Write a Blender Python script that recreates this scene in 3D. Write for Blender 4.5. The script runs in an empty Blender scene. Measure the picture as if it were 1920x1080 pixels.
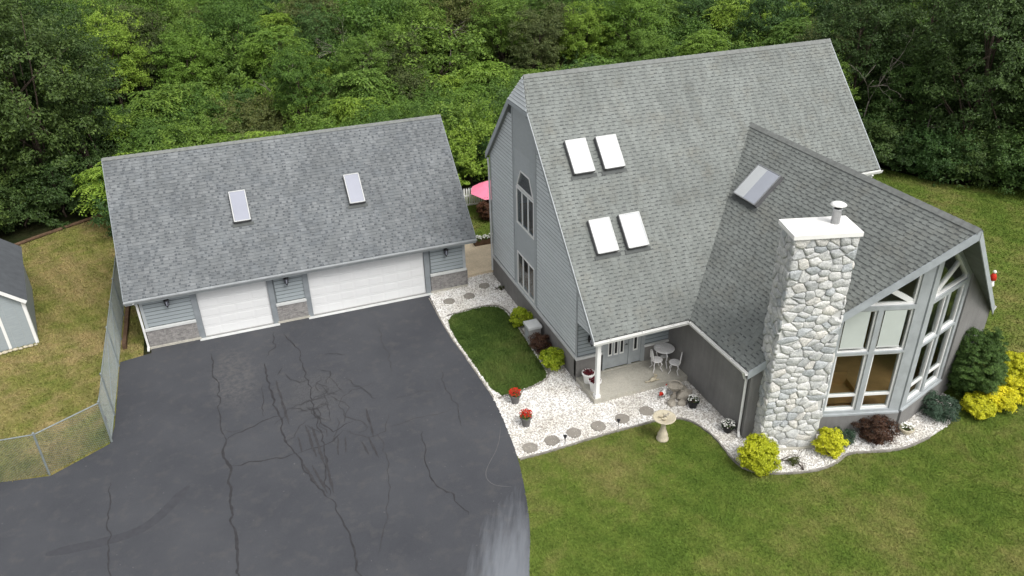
import bpy, math, random
import numpy as np
from mathutils import Vector, Matrix
random.seed(7)
RNG = np.random.default_rng(11)
R = math.radians
scene = bpy.context.scene
C = scene.collection

# ------------------------------------------------------------------ camera
cam_d = bpy.data.cameras.new('camera'); cam = bpy.data.objects.new('camera', cam_d); C.objects.link(cam)
CAM = Vector((4.3665, -29.6085, 17.0559))
FW = Vector((0.3005512, 0.81918746, -0.4884679)); RT = Vector((0.93456042, -0.35520374, -0.02066705)); UP = Vector((0.19043581, 0.45029126, 0.87233708))
m = Matrix((RT, UP, -FW)).transposed().to_4x4(); m.translation = CAM
cam.matrix_world = m
cam_d.sensor_width = 36.0; cam_d.lens = 36.0 * 1482.92 / 1920.0
cam_d.clip_start = 0.5; cam_d.clip_end = 900
scene.camera = cam
scene.render.resolution_x = 1024; scene.render.resolution_y = 576
# ------------------------------------------------------------------ sky, sun, exposure (bright overcast)
SUN_EL, SUN_AZ = 55.0, 158.0          # azimuth clockwise from +Y
w = bpy.data.worlds.new('World'); scene.world = w; w.use_nodes = True
nt = w.node_tree; nt.nodes.clear()
sky = nt.nodes.new('ShaderNodeTexSky'); sky.sky_type = 'NISHITA'; sky.sun_disc = False
sky.sun_elevation = R(SUN_EL); sky.sun_rotation = R(SUN_AZ); sky.dust_density = 4.0; sky.air_density = 1.0
hs = nt.nodes.new('ShaderNodeHueSaturation'); hs.inputs['Saturation'].default_value = 0.12
bg = nt.nodes.new('ShaderNodeBackground'); bg.inputs['Strength'].default_value = 0.15
wo = nt.nodes.new('ShaderNodeOutputWorld')
nt.links.new(sky.outputs[0], hs.inputs['Color']); nt.links.new(hs.outputs[0], bg.inputs['Color']); nt.links.new(bg.outputs[0], wo.inputs['Surface'])
sun_d = bpy.data.lights.new('sun', 'SUN'); sun_d.energy = 1.25; sun_d.angle = R(24); sun_d.color = (1.0, 0.965, 0.91)
sun = bpy.data.objects.new('sun', sun_d); C.objects.link(sun)
sdir = Vector((math.sin(R(SUN_AZ)) * math.cos(R(SUN_EL)), math.cos(R(SUN_AZ)) * math.cos(R(SUN_EL)), math.sin(R(SUN_EL))))
sun.rotation_euler = sdir.to_track_quat('Z', 'Y').to_euler(); sun.location = (0, 0, 60)
vs = scene.view_settings; vs.view_transform = 'Standard'; vs.look = 'None'; vs.gamma = 1.0; vs.exposure = 0.55; vs.use_curve_mapping = False

# ------------------------------------------------------------------ material helpers
MATS = {}
class NB:
    def __init__(s, name):
        s.m = bpy.data.materials.new(name); s.m.use_nodes = True; s.t = s.m.node_tree; s.t.nodes.clear()
        s.out = s.n('ShaderNodeOutputMaterial')
    def n(s, typ, **kw):
        nd = s.t.nodes.new(typ)
        for k, v in kw.items(): setattr(nd, k, v)
        return nd
    def l(s, a, b): s.t.links.new(a, b)
    def pos(s): return s.n('ShaderNodeNewGeometry').outputs['Position']
    def noise(s, scale, detail=4, vec=None, rough=0.6, out='Fac'):
        t = s.n('ShaderNodeTexNoise'); t.inputs['Scale'].default_value = scale; t.inputs['Detail'].default_value = detail; t.inputs['Roughness'].default_value = rough
        s.l(vec if vec is not None else s.pos(), t.inputs['Vector']); return t.outputs[out]
    def ramp(s, fac, stops, interp='LINEAR'):
        r = s.n('ShaderNodeValToRGB'); e = r.color_ramp.elements; r.color_ramp.interpolation = interp
        while len(e) < len(stops): e.new(0.5)
        for i, (p, c) in enumerate(stops): e[i].position = p; e[i].color = (*c, 1)
        s.l(fac, r.inputs[0]); return r.outputs[0]
    def math(s, op, a, b=None, clamp=False):
        q = s.n('ShaderNodeMath', operation=op); q.use_clamp = clamp
        for i, v in enumerate((a, b)):
            if v is None: continue
            if isinstance(v, (int, float)): q.inputs[i].default_value = v
            else: s.l(v, q.inputs[i])
        return q.outputs[0]
    def mix(s, fac, a, b, typ='MIX'):
        q = s.n('ShaderNodeMix', data_type='RGBA', blend_type=typ)
        for sk, v in ((q.inputs[0], fac), (q.inputs[6], a), (q.inputs[7], b)):
            if isinstance(v, (int, float)): sk.default_value = v
            elif isinstance(v, tuple): sk.default_value = (*v, 1)
            else: s.l(v, sk)
        return q.outputs[2]
    def rnd(s):   # a random value for each piece, joined or single
        a = s.n('ShaderNodeNewGeometry').outputs['Random Per Island']; b = s.n('ShaderNodeObjectInfo').outputs['Random']
        return s.math('FRACT', s.math('ADD', a, b))
    def bsdf(s, col, rough=0.7, spec=0.3, metal=0.0, bump=None, bstr=0.3, bdist=0.02):
        b = s.n('ShaderNodeBsdfPrincipled')
        if isinstance(col, tuple): b.inputs['Base Color'].default_value = (*col, 1)
        else: s.l(col, b.inputs['Base Color'])
        if isinstance(rough, (int, float)): b.inputs['Roughness'].default_value = rough
        else: s.l(rough, b.inputs['Roughness'])
        b.inputs['Specular IOR Level'].default_value = spec; b.inputs['Metallic'].default_value = metal
        if bump is not None:
            bp = s.n('ShaderNodeBump'); bp.inputs['Strength'].default_value = bstr; bp.inputs['Distance'].default_value = bdist
            s.l(bump, bp.inputs['Height']); s.l(bp.outputs[0], b.inputs['Normal'])
        return b.outputs[0]
    def done(s, sh): s.l(sh, s.out.inputs['Surface']); return s.m
def mul(c, k): return tuple(x * k for x in c)
def simple(name, col, rough=0.6, spec=0.3, var=0.12, scale=3.0, metal=0.0, bscale=None, bstr=0.2, streak=False):
    b = NB(name)
    f = b.noise(scale, 5)
    c = b.ramp(f, [(0.3, mul(col, 1 - var)), (0.7, mul(col, 1 + var))])
    bump = b.noise(bscale, 3) if bscale else None
    return b.done(b.bsdf(c, rough, spec, metal, bump, bstr))
def shingle_mat(name, stops, tint):
    b = NB(name); c = b.ramp(b.rnd(), stops, 'CONSTANT')
    big = b.ramp(b.noise(0.55, 4), [(0.3, (0.86, 0.86, 0.86)), (0.7, (1.1, 1.1, 1.1))])
    c = b.mix(1.0, c, big, 'MULTIPLY')
    st = b.ramp(b.noise(1.3, 5), [(0.5, (1, 1, 1)), (0.75, tint)])
    c = b.mix(1.0, c, st, 'MULTIPLY')
    mp = b.n('ShaderNodeMapping'); mp.inputs['Scale'].default_value = (2.6, .35, .35); b.l(b.pos(), mp.inputs['Vector'])
    c = b.mix(1.0, c, b.ramp(b.noise(1.6, 4, mp.outputs[0]), [(.35, (.9, .9, .9)), (.65, (1.07, 1.07, 1.07))]), 'MULTIPLY')
    gr = b.noise(90, 2)
    c = b.mix(1.0, c, b.ramp(gr, [(0.3, (0.8, 0.8, 0.8)), (0.7, (1.2, 1.2, 1.2))]), 'MULTIPLY')
    return b.done(b.bsdf(c, 0.95, 0.1, bump=gr, bstr=0.25, bdist=0.004))
M = MATS
M['shingle'] = shingle_mat('shingle_grey', [(0.0, (.196, .21, .199)), (0.3, (.202, .216, .205)), (0.62, (.208, .222, .21)), (0.85, (.188, .2, .19))], (0.94, 0.9, 0.86))
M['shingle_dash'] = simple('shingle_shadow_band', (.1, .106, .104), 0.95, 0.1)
M['shingle_g'] = shingle_mat('shingle_blue_grey', [(0.0, (.163, .174, .18)), (0.35, (.176, .187, .193)), (0.6, (.185, .196, .202)), (0.82, (.146, .156, .163)), (0.92, (.2, .211, .217))], (0.9, 0.92, 0.95))
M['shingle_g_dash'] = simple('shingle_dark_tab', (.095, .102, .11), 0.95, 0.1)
M['cap'] = simple('ridge_cap', (.19, .198, .19), 0.95, 0.1, 0.2, 6)
def siding_mat(name, col):
    b = NB(name); mp = b.n('ShaderNodeMapping'); mp.inputs['Scale'].default_value = (3, 3, 40); b.l(b.pos(), mp.inputs['Vector'])
    g = b.noise(1.5, 4, mp.outputs[0]); c = b.ramp(g, [(0.3, mul(col, .9)), (0.7, mul(col, 1.08))])
    r = b.ramp(b.rnd(), [(0, (.95, .95, .95)), (1, (1.05, 1.05, 1.05))]); c = b.mix(1, c, r, 'MULTIPLY')
    return b.done(b.bsdf(c, 0.6, 0.25))
M['siding'] = siding_mat('siding_blue_grey', (.62, .655, .665))
M['siding_g'] = siding_mat('siding_garage', (.3, .335, .35))
M['panel'] = siding_mat('vertical_panel', (.41, .44, .45))
M['groove'] = simple('siding_shadow_groove', (.13, .145, .15), .9, .1)  # dark wall backing: lap shadow and joint dirt painted in between the boards
M['trim_g'] = simple('trim_grey', (.36, .385, .395), 0.55)
M['jamb'] = simple('jamb_grey', (.215, .235, .25), .6)
M['eave_g'] = simple('eave_grey', (.42, .44, .45), .5)
M['fascia'] = simple('fascia_grey', (.38, .41, .43), 0.5)
M['trim_l'] = simple('trim_pale', (.55, .56, .55), 0.6, var=.08)
M['white'] = simple('white_paint', (.78, .78, .76), 0.4, .4, .05, 2)
M['white_d'] = simple('garage_door_white', (.66, .665, .665), 0.5, .25, .03, 1.2)
M['iron_w'] = simple('white_cast_iron', (.75, .74, .73), 0.5, .4, .15, 20)
def stucco_mat(name, col, sc=60, bs=.5):
    b = NB(name); f = b.noise(1.1, 5); c = b.ramp(f, [(0.3, mul(col, .87)), (0.7, mul(col, 1.1))])
    mp = b.n('ShaderNodeMapping'); mp.inputs['Scale'].default_value = (4, 4, .35); b.l(b.pos(), mp.inputs['Vector'])
    c = b.mix(1, c, b.ramp(b.noise(2, 4, mp.outputs[0]), [(.3, (.93, .93, .93)), (.7, (1.06, 1.06, 1.05))]), 'MULTIPLY')
    g = b.noise(sc, 3); c = b.mix(1, c, b.ramp(g, [(0.3, (.85, .85, .85)), (0.7, (1.12, 1.12, 1.12))]), 'MULTIPLY')
    return b.done(b.bsdf(c, .95, .1, bump=g, bstr=bs, bdist=.01))
M['stucco'] = stucco_mat('stucco_taupe', (.215, .211, .206))
M['base'] = stucco_mat('foundation_taupe', (.215, .207, .198), 35, .4)
def brick_mat(name, a, c2, mort):
    b = NB(name); sp = b.n('ShaderNodeSeparateXYZ'); b.l(b.pos(), sp.inputs[0]); cb = b.n('ShaderNodeCombineXYZ')
    b.l(b.math('ADD', sp.outputs[0], sp.outputs[1]), cb.inputs[0]); b.l(sp.outputs[2], cb.inputs[1])
    t = b.n('ShaderNodeTexBrick'); b.l(cb.outputs[0], t.inputs['Vector']); t.inputs['Scale'].default_value = 1
    t.inputs['Color1'].default_value = (*a, 1); t.inputs['Color2'].default_value = (*c2, 1); t.inputs['Mortar'].default_value = (*mort, 1)
    t.inputs['Brick Width'].default_value = .16; t.inputs['Row Height'].default_value = .055; t.inputs['Mortar Size'].default_value = .006; t.inputs['Bias'].default_value = 0
    c = b.mix(1, t.outputs[0], b.ramp(b.noise(9, 4), [(.3, (.75, .75, .75)), (.7, (1.2, 1.2, 1.2))]), 'MULTIPLY')
    return b.done(b.bsdf(c, .9, .15, bump=b.math('SUBTRACT', 1.0, t.outputs['Fac']), bstr=.6, bdist=.01))
M['brick'] = brick_mat('ledge_brick', (.29, .275, .262), (.19, .183, .18), (.31, .3, .29))
M['concrete'] = stucco_mat('concrete', (.44, .42, .365), 25, .2)
M['concrete_t'] = stucco_mat('concrete_tan', (.66, .55, .4), 25, .2)
def stone_mat():
    b = NB('chimney_stone'); c = b.ramp(b.rnd(), [(0, (.6, .605, .595)), (.25, (.71, .705, .685)), (.5, (.645, .645, .63)), (.7, (.5, .52, .53)), (.85, (.74, .715, .67))], 'CONSTANT')
    n1 = b.noise(6, 6); c = b.mix(1, c, b.ramp(n1, [(.3, (.74, .75, .76)), (.6, (1.06, 1.06, 1.05))]), 'MULTIPLY')
    n2 = b.noise(22, 5); c = b.mix(1, c, b.ramp(n2, [(.35, (.78, .78, .78)), (.6, (1.05, 1.05, 1.05))]), 'MULTIPLY')
    c = b.mix(1, c, b.ramp(b.noise(1.1, 5), [(.36, (.8, .81, .82)), (.58, (1.02, 1.02, 1.01))]), 'MULTIPLY')
    return b.done(b.bsdf(c, .85, .2, bump=b.math('ADD', n1, b.math('MULTIPLY', n2, .5)), bstr=.9, bdist=.05))
M['stone'] = stone_mat()
M['mortar'] = stucco_mat('mortar', (.6, .6, .585), 40, .4)
M['cap_white'] = simple('chimney_cap_concrete', (.86, .85, .82), .7, .2, .05, 2)
M['steel'] = simple('galvanised', (.5, .51, .52), .35, .5, .1, 8, .8)
M['galv'] = simple('galvanised_wire', (.24, .27, .265), .5, .4, .1, 8, .3)
M['black'] = simple('black_metal', (.012, .012, .014), .4, .4)
M['dark'] = simple('dark_rubber', (.02, .02, .022), .7)
def glass_mat(name, tint, fac_add=0.03):
    b = NB(name); tr = b.n('ShaderNodeBsdfTransparent'); tr.inputs[0].default_value = (*tint, 1)
    gl = b.n('ShaderNodeBsdfGlossy'); gl.inputs['Roughness'].default_value = .02; gl.inputs[0].default_value = (.95, .97, 1, 1)
    lw_ = b.n('ShaderNodeLayerWeight'); lw_.inputs[0].default_value = .5; fr = b.math('ADD', b.math('MULTIPLY', b.math('POWER', lw_.outputs['Facing'], 5.0), .9), .03 + fac_add, True)
    mx = b.n('ShaderNodeMixShader'); b.l(fr, mx.inputs[0]); b.l(tr.outputs[0], mx.inputs[1]); b.l(gl.outputs[0], mx.inputs[2])
    return b.done(mx.outputs[0])
M['glass'] = glass_mat('window_glass', (.8, .82, .81), .0)
M['skyl_white'] = simple('skylight_acrylic', (.8, .81, .83), .12, .6, .03, 1)
M['skyl_soft'] = simple('skylight_acrylic_grey', (.44, .455, .475), .1, .6, .05, 1)
M['skyl_grey'] = simple('skylight_glass_grey', (.36, .38, .43), .08, .7, .05, 1)
M['skyl_pale'] = simple('skylight_glass_pale', (.28, .292, .345), .1, .6, .05, 1)
M['skyl_blind'] = simple('skylight_blind', (.52, .54, .55), .3, .5, .04, 1)
M['skyl_frame'] = simple('skylight_frame', (.12, .12, .125), .5, .4)
M['shade'] = simple('roller_shade', (.5, .54, .505), .8, .1, .03)
M['wood_in'] = simple('interior_floor', (.5, .3, .13), .45)
M['wall_in'] = simple('interior_wall', (.5, .42, .3), .8)
M['sofa'] = simple('sofa_tan', (.55, .33, .14), .8)
M['timber'] = simple('weathered_timber', (.11, .07, .045), .9, .1, .3, 6)
M['terracotta'] = simple('pot_grey', (.14, .135, .13), .8)
M['stonecast'] = stucco_mat('cast_stone', (.5, .45, .34), 30, .3)
M['stonegrey'] = stucco_mat('statue_stone', (.36, .33, .28), 30, .5)
M['soil'] = stucco_mat('soil', (.06, .045, .035), 20, .6)
M['pink'] = simple('umbrella_pink', (.9, .24, .36), .8, .1, .06)
M['red'] = simple('red_petals', (.5, .03, .015), .7, .2, .3, 30)
M['burgundy'] = simple('burgundy_leaves', (.1, .012, .02), .6, .2, .4, 30)
M['petal_w'] = simple('white_petals', (.85, .85, .8), .7, .2, .05)
M['edge'] = simple('edging_grey', (.24, .225, .2), .9, .1, .3, 4)
M['utility'] = simple('utility_box', (.33, .33, .32), .6, .3, .1)
def asphalt():
    b = NB('asphalt'); p = b.pos()
    c = b.ramp(b.noise(.35, 6), [(.3, (.047, .0495, .057)), (.7, (.065, .0675, .0745))])
    fine = b.noise(140, 2); c = b.mix(1, c, b.ramp(fine, [(.3, (.75, .75, .75)), (.7, (1.28, 1.28, 1.28))]), 'MULTIPLY')
    mid = b.noise(2.2, 6); c = b.mix(b.math('MULTIPLY', b.ramp(mid, [(.52, (0, 0, 0)), (.72, (1, 1, 1))]), .35), c, (.1, .095, .09))
    # worn pale stains: rings by the single door, a faded strip by the lawn
    def blob(cx, cy, rx, ry, lo, hi, nz=1.4, amp=.5):
        v = b.n('ShaderNodeVectorMath', operation='SUBTRACT'); b.l(p, v.inputs[0]); v.inputs[1].default_value = (cx, cy, 0)
        d = b.n('ShaderNodeVectorMath', operation='MULTIPLY'); b.l(v.outputs[0], d.inputs[0]); d.inputs[1].default_value = (1 / rx, 1 / ry, 0)
        ln = b.n('ShaderNodeVectorMath', operation='LENGTH'); b.l(d.outputs[0], ln.inputs[0])
        q = b.math('ADD', ln.outputs['Value'], b.math('MULTIPLY', b.math('SUBTRACT', b.noise(nz, 5), .5), amp))
        return b.ramp(q, [(lo, (1, 1, 1)), (hi, (0, 0, 0))])
    st = b.mix(1.0, blob(2.9, -3.4, 1.0, 2.4, .55, 1.0, 2.4, .9), b.ramp(b.noise(5.5, 8, rough=.72), [(.38, (0, 0, 0)), (.62, (1, 1, 1))]), 'MULTIPLY')
    c = b.mix(b.math('MULTIPLY', st, .5), c, (.125, .12, .116))
    c = b.mix(b.math('MULTIPLY', blob(5.6, -5.6, 1.5, 1.8, .5, 1, 2, 1), .4), c, (.09, .09, .092))
    v = b.noise(6, 8); crz = b.ramp(v, [(.47, (0, 0, 0)), (.5, (1, 1, 1)), (.53, (0, 0, 0))])
    c = b.mix(b.math('MULTIPLY', b.mix(1.0, blob(5.6, -5.4, 1.5, 2.0, .5, .9, 2, 1), crz, 'MULTIPLY'), .4), c, (.03, .03, .033))
    def along(ax, ay, k):
        v = b.n('ShaderNodeVectorMath', operation='SUBTRACT'); b.l(p, v.inputs[0]); v.inputs[1].default_value = (8.95, -16.2, 0)
        d = b.n('ShaderNodeVectorMath', operation='DOT_PRODUCT'); b.l(v.outputs[0], d.inputs[0]); d.inputs[1].default_value = (ax / k, ay / k, 0); return d.outputs['Value']
    a1, a2 = along(.42, .907, 3.6), along(.907, -.42, 1.15)
    sv = b.n('ShaderNodeCombineXYZ'); b.l(b.math('MULTIPLY', a1, 2.2), sv.inputs[0]); b.l(b.math('MULTIPLY', a2, 5.5), sv.inputs[1])
    q = b.math('SQRT', b.math('ADD', b.math('MULTIPLY', a1, a1), b.math('MULTIPLY', a2, a2)))
    q = b.math('ADD', q, b.math('MULTIPLY', b.math('SUBTRACT', b.noise(1.0, 6, sv.outputs[0]), .5), 1.1))
    c = b.mix(b.math('MULTIPLY', b.ramp(q, [(.25, (1, 1, 1)), (1.0, (0, 0, 0))]), .52), c, (.26, .28, .31))
    sp = b.noise(9, 2); c = b.mix(b.math('MULTIPLY', b.ramp(sp, [(.72, (0, 0, 0)), (.76, (1, 1, 1))]), .5), c, (.16, .155, .15))
    return b.done(b.bsdf(c, .85, .25, bump=fine, bstr=.3, bdist=.006))
M['asphalt'] = asphalt()
M['crack'] = simple('crack_sealant', (.036, .0355, .0385), .75, .25, .25, 5)
M['streak'] = simple('tar_streak', (.043, .042, .045), .75, .3, .2, 5)
M['scuff'] = simple('tyre_scuff', (.051, .0525, .0595), .85, .25, .1, 5)
M['pale_line'] = simple('pale_scratch', (.105, .105, .106), .8)
def grass_cols(b, g, t, d, sc=.28, lo=.42, hi=.62):
    n1 = b.noise(sc, 6, rough=.65); n2 = b.noise(1.7, 5)
    f = b.math('ADD', b.math('MULTIPLY', n1, .7), b.math('MULTIPLY', n2, .3))
    c = b.ramp(f, [(lo - .08, d), (lo, g), (hi, t)])
    wv = b.n('ShaderNodeTexWave'); wv.inputs['Scale'].default_value = .32; wv.inputs['Distortion'].default_value = 1.2; wv.inputs['Detail'].default_value = 1; mp = b.n('ShaderNodeMapping'); mp.inputs['Rotation'].default_value = (0, 0, -.45); b.l(b.pos(), mp.inputs['Vector']); b.l(mp.outputs[0], wv.inputs['Vector'])
    return b.mix(1, c, b.ramp(wv.outputs['Fac'], [(0, (.93, .94, .93)), (1, (1.07, 1.06, 1.05))]), 'MULTIPLY')
def lawn_mat(name, g, t, d, lo, hi, blade, sc=.28):
    b = NB(name); c = grass_cols(b, g, t, d, sc, lo, hi)
    if blade:
        c = b.mix(1, c, b.ramp(b.n('ShaderNodeNewGeometry').outputs['Random Per Island'], [(0, (.82, .85, .8)), (1, (1.28, 1.25, 1.2))]), 'MULTIPLY')
        return b.done(b.bsdf(c, .75, .15))
    n = b.noise(14, 5); c = b.mix(1, c, b.ramp(n, [(.3, (.7, .7, .7)), (.7, (1.15, 1.15, 1.15))]), 'MULTIPLY')
    return b.done(b.bsdf(c, .95, .05, bump=n, bstr=.6, bdist=.05))
LG = ((.113, .158, .03), (.2, .188, .066), (.086, .135, .023), .48, .66)
YG = ((.175, .18, .05), (.275, .22, .1), (.125, .15, .035), .44, .58)
IG = ((.075, .118, .027), (.125, .14, .045), (.052, .09, .02), .5, .7)
M['lawn'] = lawn_mat('lawn_soil', *LG, False); M['lawn_b'] = lawn_mat('lawn_blades', *LG, True)
M['yard'] = lawn_mat('yard_soil', *YG, False, .4); M['yard_b'] = lawn_mat('yard_blades', *YG, True, .4)
M['isl'] = lawn_mat('island_soil', *IG, False); M['isl_b'] = lawn_mat('island_blades', *IG, True)
M['forest'] = lawn_mat('forest_floor', (.02, .028, .01), (.04, .036, .018), (.014, .02, .008), .45, .65, False)
def gravel_mat(name, island):
    b = NB(name)
    if island:
        c = b.ramp(b.rnd(), [(0, (.82, .81, .79)), (.35, (.87, .86, .84)), (.68, (.76, .74, .71)), (.88, (.6, .57, .52)), (.96, (.4, .37, .33))], 'CONSTANT')
    else:
        v = b.n('ShaderNodeTexVoronoi'); v.inputs['Scale'].default_value = 24; b.l(b.pos(), v.inputs['Vector'])
        c = b.ramp(v.outputs['Distance'], [(.1, (.74, .72, .69)), (.55, (.42, .4, .37))])
    c = b.mix(1, c, b.ramp(b.noise(.9, 5), [(.35, (.86, .84, .8)), (.6, (1.02, 1.02, 1.02))]), 'MULTIPLY')
    return b.done(b.bsdf(c, .8, .2))
M['gravel'] = gravel_mat('gravel_bed', False); M['chips'] = gravel_mat('marble_chips', True)
def leaf_mat(name, a, b2, c3, trans=.3):
    b = NB(name); g = b.n('ShaderNodeNewGeometry'); oi = b.n('ShaderNodeObjectInfo')
    c = b.ramp(g.outputs['Random Per Island'], [(0, a), (.5, b2), (1, c3)])
    o = b.ramp(oi.outputs['Random'], [(0, (.7, .78, .7)), (.5, (1, 1, 1)), (1, (1.35, 1.22, 1.05))])
    c = b.mix(1, c, o, 'MULTIPLY')
    nz = b.ramp(b.noise(.5, 3), [(.3, (.75, .8, .75)), (.7, (1.22, 1.18, 1.1))]); c = b.mix(1, c, nz, 'MULTIPLY')
    p = b.bsdf(c, .5, .3); t = b.n('ShaderNodeBsdfTranslucent'); b.l(c, t.inputs[0])
    mx = b.n('ShaderNodeMixShader'); mx.inputs[0].default_value = trans; b.l(p, mx.inputs[1]); b.l(t.outputs[0], mx.inputs[2])
    return b.done(mx.outputs[0])
M['leaf_mid'] = leaf_mat('leaf_mid', (.066, .13, .024), (.112, .205, .038), (.165, .272, .055))
M['leaf_lime'] = leaf_mat('leaf_lime', (.12, .21, .03), (.175, .29, .042), (.235, .36, .065))
M['leaf_olive'] = leaf_mat('leaf_olive', (.07, .098, .033), (.11, .14, .046), (.155, .18, .065))
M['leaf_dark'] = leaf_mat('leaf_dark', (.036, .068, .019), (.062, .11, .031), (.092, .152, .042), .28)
M['leaf_ever'] = leaf_mat('leaf_evergreen', (.035, .08, .02), (.058, .118, .03), (.085, .16, .042), .15)
M['leaf_gold'] = leaf_mat('leaf_gold', (.4, .42, .014), (.6, .6, .025), (.78, .76, .06), .25)
M['leaf_chart'] = leaf_mat('leaf_chartreuse', (.16, .24, .01), (.27, .36, .018), (.38, .45, .04), .25)
M['leaf_blue'] = leaf_mat('leaf_blue_green', (.04, .075, .05), (.065, .11, .075), (.09, .14, .1), .15)
M['leaf_maroon'] = leaf_mat('leaf_maroon', (.04, .018, .012), (.075, .032, .02), (.1, .055, .03), .15)
M['bark'] = simple('bark', (.09, .07, .055), .95, .1, .35, 5, bscale=14)
M['deadwood'] = simple('dead_wood', (.27, .24, .205), .9, .1, .2, 4)

# ------------------------------------------------------------------ mesh helpers
def np_mesh(name, V, F, mats, mi=None, smooth=False):
    V = np.asarray(V, np.float32); F = np.asarray(F, np.int32); k = F.shape[1]
    me = bpy.data.meshes.new(name); me.vertices.add(len(V)); me.vertices.foreach_set('co', V.ravel())
    me.loops.add(F.size); me.loops.foreach_set('vertex_index', F.ravel())
    me.polygons.add(len(F)); me.polygons.foreach_set('loop_start', np.arange(0, F.size, k, dtype=np.int32)); me.polygons.foreach_set('loop_total', np.full(len(F), k, np.int32))
    for q in mats: me.materials.append(M[q])
    if mi is not None: me.polygons.foreach_set('material_index', np.asarray(mi, np.int32))
    me.polygons.foreach_set('use_smooth', np.full(len(F), smooth, bool))
    me.update(calc_edges=True); return me
class MB:
    def __init__(s): s.v = []; s.f = []; s.mi = []
    def add(s, vs, fs, mi=0):
        n = len(s.v); s.v += [tuple(x) for x in vs]; s.f += [tuple(i + n for i in f) for f in fs]; s.mi += [mi] * len(fs); return s
    def box(s, a, b, mi=0):
        x0, y0, z0 = a; x1, y1, z1 = b
        return s.add([(x0, y0, z0), (x1, y0, z0), (x1, y1, z0), (x0, y1, z0), (x0, y0, z1), (x1, y0, z1), (x1, y1, z1), (x0, y1, z1)],
                     [(0, 3, 2, 1), (4, 5, 6, 7), (0, 1, 5, 4), (1, 2, 6, 5), (2, 3, 7, 6), (3, 0, 4, 7)], mi)
    def prism(s, poly, O, eu, ev, en, h0, h1, mi=0):
        O, eu, ev, en = (Vector(q) for q in (O, eu, ev, en)); n = len(poly)
        vs = [O + eu * u + ev * v + en * h for h in (h0, h1) for u, v in poly]
        return s.add(vs, [tuple(range(n))[::-1], tuple(range(n, 2 * n))] + [(i, (i + 1) % n, n + (i + 1) % n, n + i) for i in range(n)], mi)
    def obox(s, P, u0, u1, v0, v1, h0, h1, mi=0):
        return s.prism([(u0, v0), (u1, v0), (u1, v1), (u0, v1)], *P, h0, h1, mi)
    def tube(s, pts, rad, n=6, mi=0, caps=True):
        pts = [Vector(p) for p in pts]; rr = rad if isinstance(rad, (list, tuple)) else [rad] * len(pts); vs = []; fs = []
        prev = None
        for i, p in enumerate(pts):
            d = (pts[min(i + 1, len(pts) - 1)] - pts[max(i - 1, 0)]); d = d.normalized() if d.length > 1e-9 else Vector((0, 0, 1))
            a = d.cross(Vector((0, 0, 1)) if abs(d.z) < .9 else Vector((1, 0, 0))).normalized()
            if prev is not None: a = (prev - d * prev.dot(d)).normalized()
            prev = a; b = d.cross(a)
            vs += [p + (a * math.cos(2 * math.pi * k / n) + b * math.sin(2 * math.pi * k / n)) * rr[i] for k in range(n)]
        for i in range(len(pts) - 1):
            fs += [(i * n + k, i * n + (k + 1) % n, (i + 1) * n + (k + 1) % n, (i + 1) * n + k) for k in range(n)]
        if caps: fs += [tuple(range(n))[::-1], tuple(range((len(pts) - 1) * n, len(pts) * n))]
        return s.add(vs, fs, mi)
    def lathe(s, prof, c=(0, 0, 0), n=16, mi=0, sx=1, sy=1):
        vs = [(c[0] + r * sx * math.cos(2 * math.pi * k / n), c[1] + r * sy * math.sin(2 * math.pi * k / n), c[2] + z) for r, z in prof for k in range(n)]
        fs = [(i * n + k, i * n + (k + 1) % n, (i + 1) * n + (k + 1) % n, (i + 1) * n + k) for i in range(len(prof) - 1) for k in range(n)]
        fs += [tuple(range(n))[::-1], tuple(range((len(prof) - 1) * n, len(prof) * n))]
        return s.add(vs, fs, mi)
    def ball(s, c, r, n=10, mi=0, sc=(1, 1, 1)):
        k = 6; return s.lathe([(max(.001, r * math.sin(math.pi * i / k)) * sc[0], -r * math.cos(math.pi * i / k) * sc[2]) for i in range(k + 1)], c, n, mi, 1, sc[1] / sc[0])
    def build(s, name, mats, parent=None, smooth=False, local=False):
        me = bpy.data.meshes.new(name); me.from_pydata(s.v, [], s.f)
        for q in ([mats] if isinstance(mats, str) else mats): me.materials.append(M[q])
        me.polygons.foreach_set('material_index', s.mi); me.polygons.foreach_set('use_smooth', [smooth] * len(s.f)); me.update()
        o = bpy.data.objects.new(name, me); C.objects.link(o)
        if parent is not None:
            if local: o.parent = parent
            else: o.parent = parent; o.matrix_parent_inverse = Matrix.Translation(-base_of(parent))
        return o
BASE = {}
def base_of(o):      # a thing's own origin; parts are written in world coordinates
    return Vector(o.location) if o.parent is None else Vector((0, 0, 0))
def fix_child(o, parent):   # for objects linked by hand, in world coordinates
    o.parent = parent; o.matrix_parent_inverse = Matrix.Translation(-base_of(parent))
def tag(o, label, cat, group=None, kind=None):
    if label: o['label'] = label
    if cat: o['category'] = cat
    if group: o['group'] = group
    if kind: o['kind'] = kind
    return o
def thing(name, label, cat, loc=(0, 0, 0), rz=0, group=None):
    o = bpy.data.objects.new(name, None); C.objects.link(o); o.location = loc; o.rotation_euler = (0, 0, rz); o.empty_display_size = .2
    return tag(o, label, cat, group)
def copy_tree(o, parent=None):
    c = o.copy(); C.objects.link(c); c.parent = parent
    for ch in list(o.children): copy_tree(ch, c)
    return c
def inside(poly, P):
    x, y = P[:, 0], P[:, 1]; r = np.zeros(len(P), bool); n = len(poly)
    for i in range(n):
        x0, y0 = poly[i]; x1, y1 = poly[(i + 1) % n]
        if y0 == y1: continue
        c = ((y0 > y) != (y1 > y)) & (x < (x1 - x0) * (y - y0) / (y1 - y0) + x0); r ^= c
    return r
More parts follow.
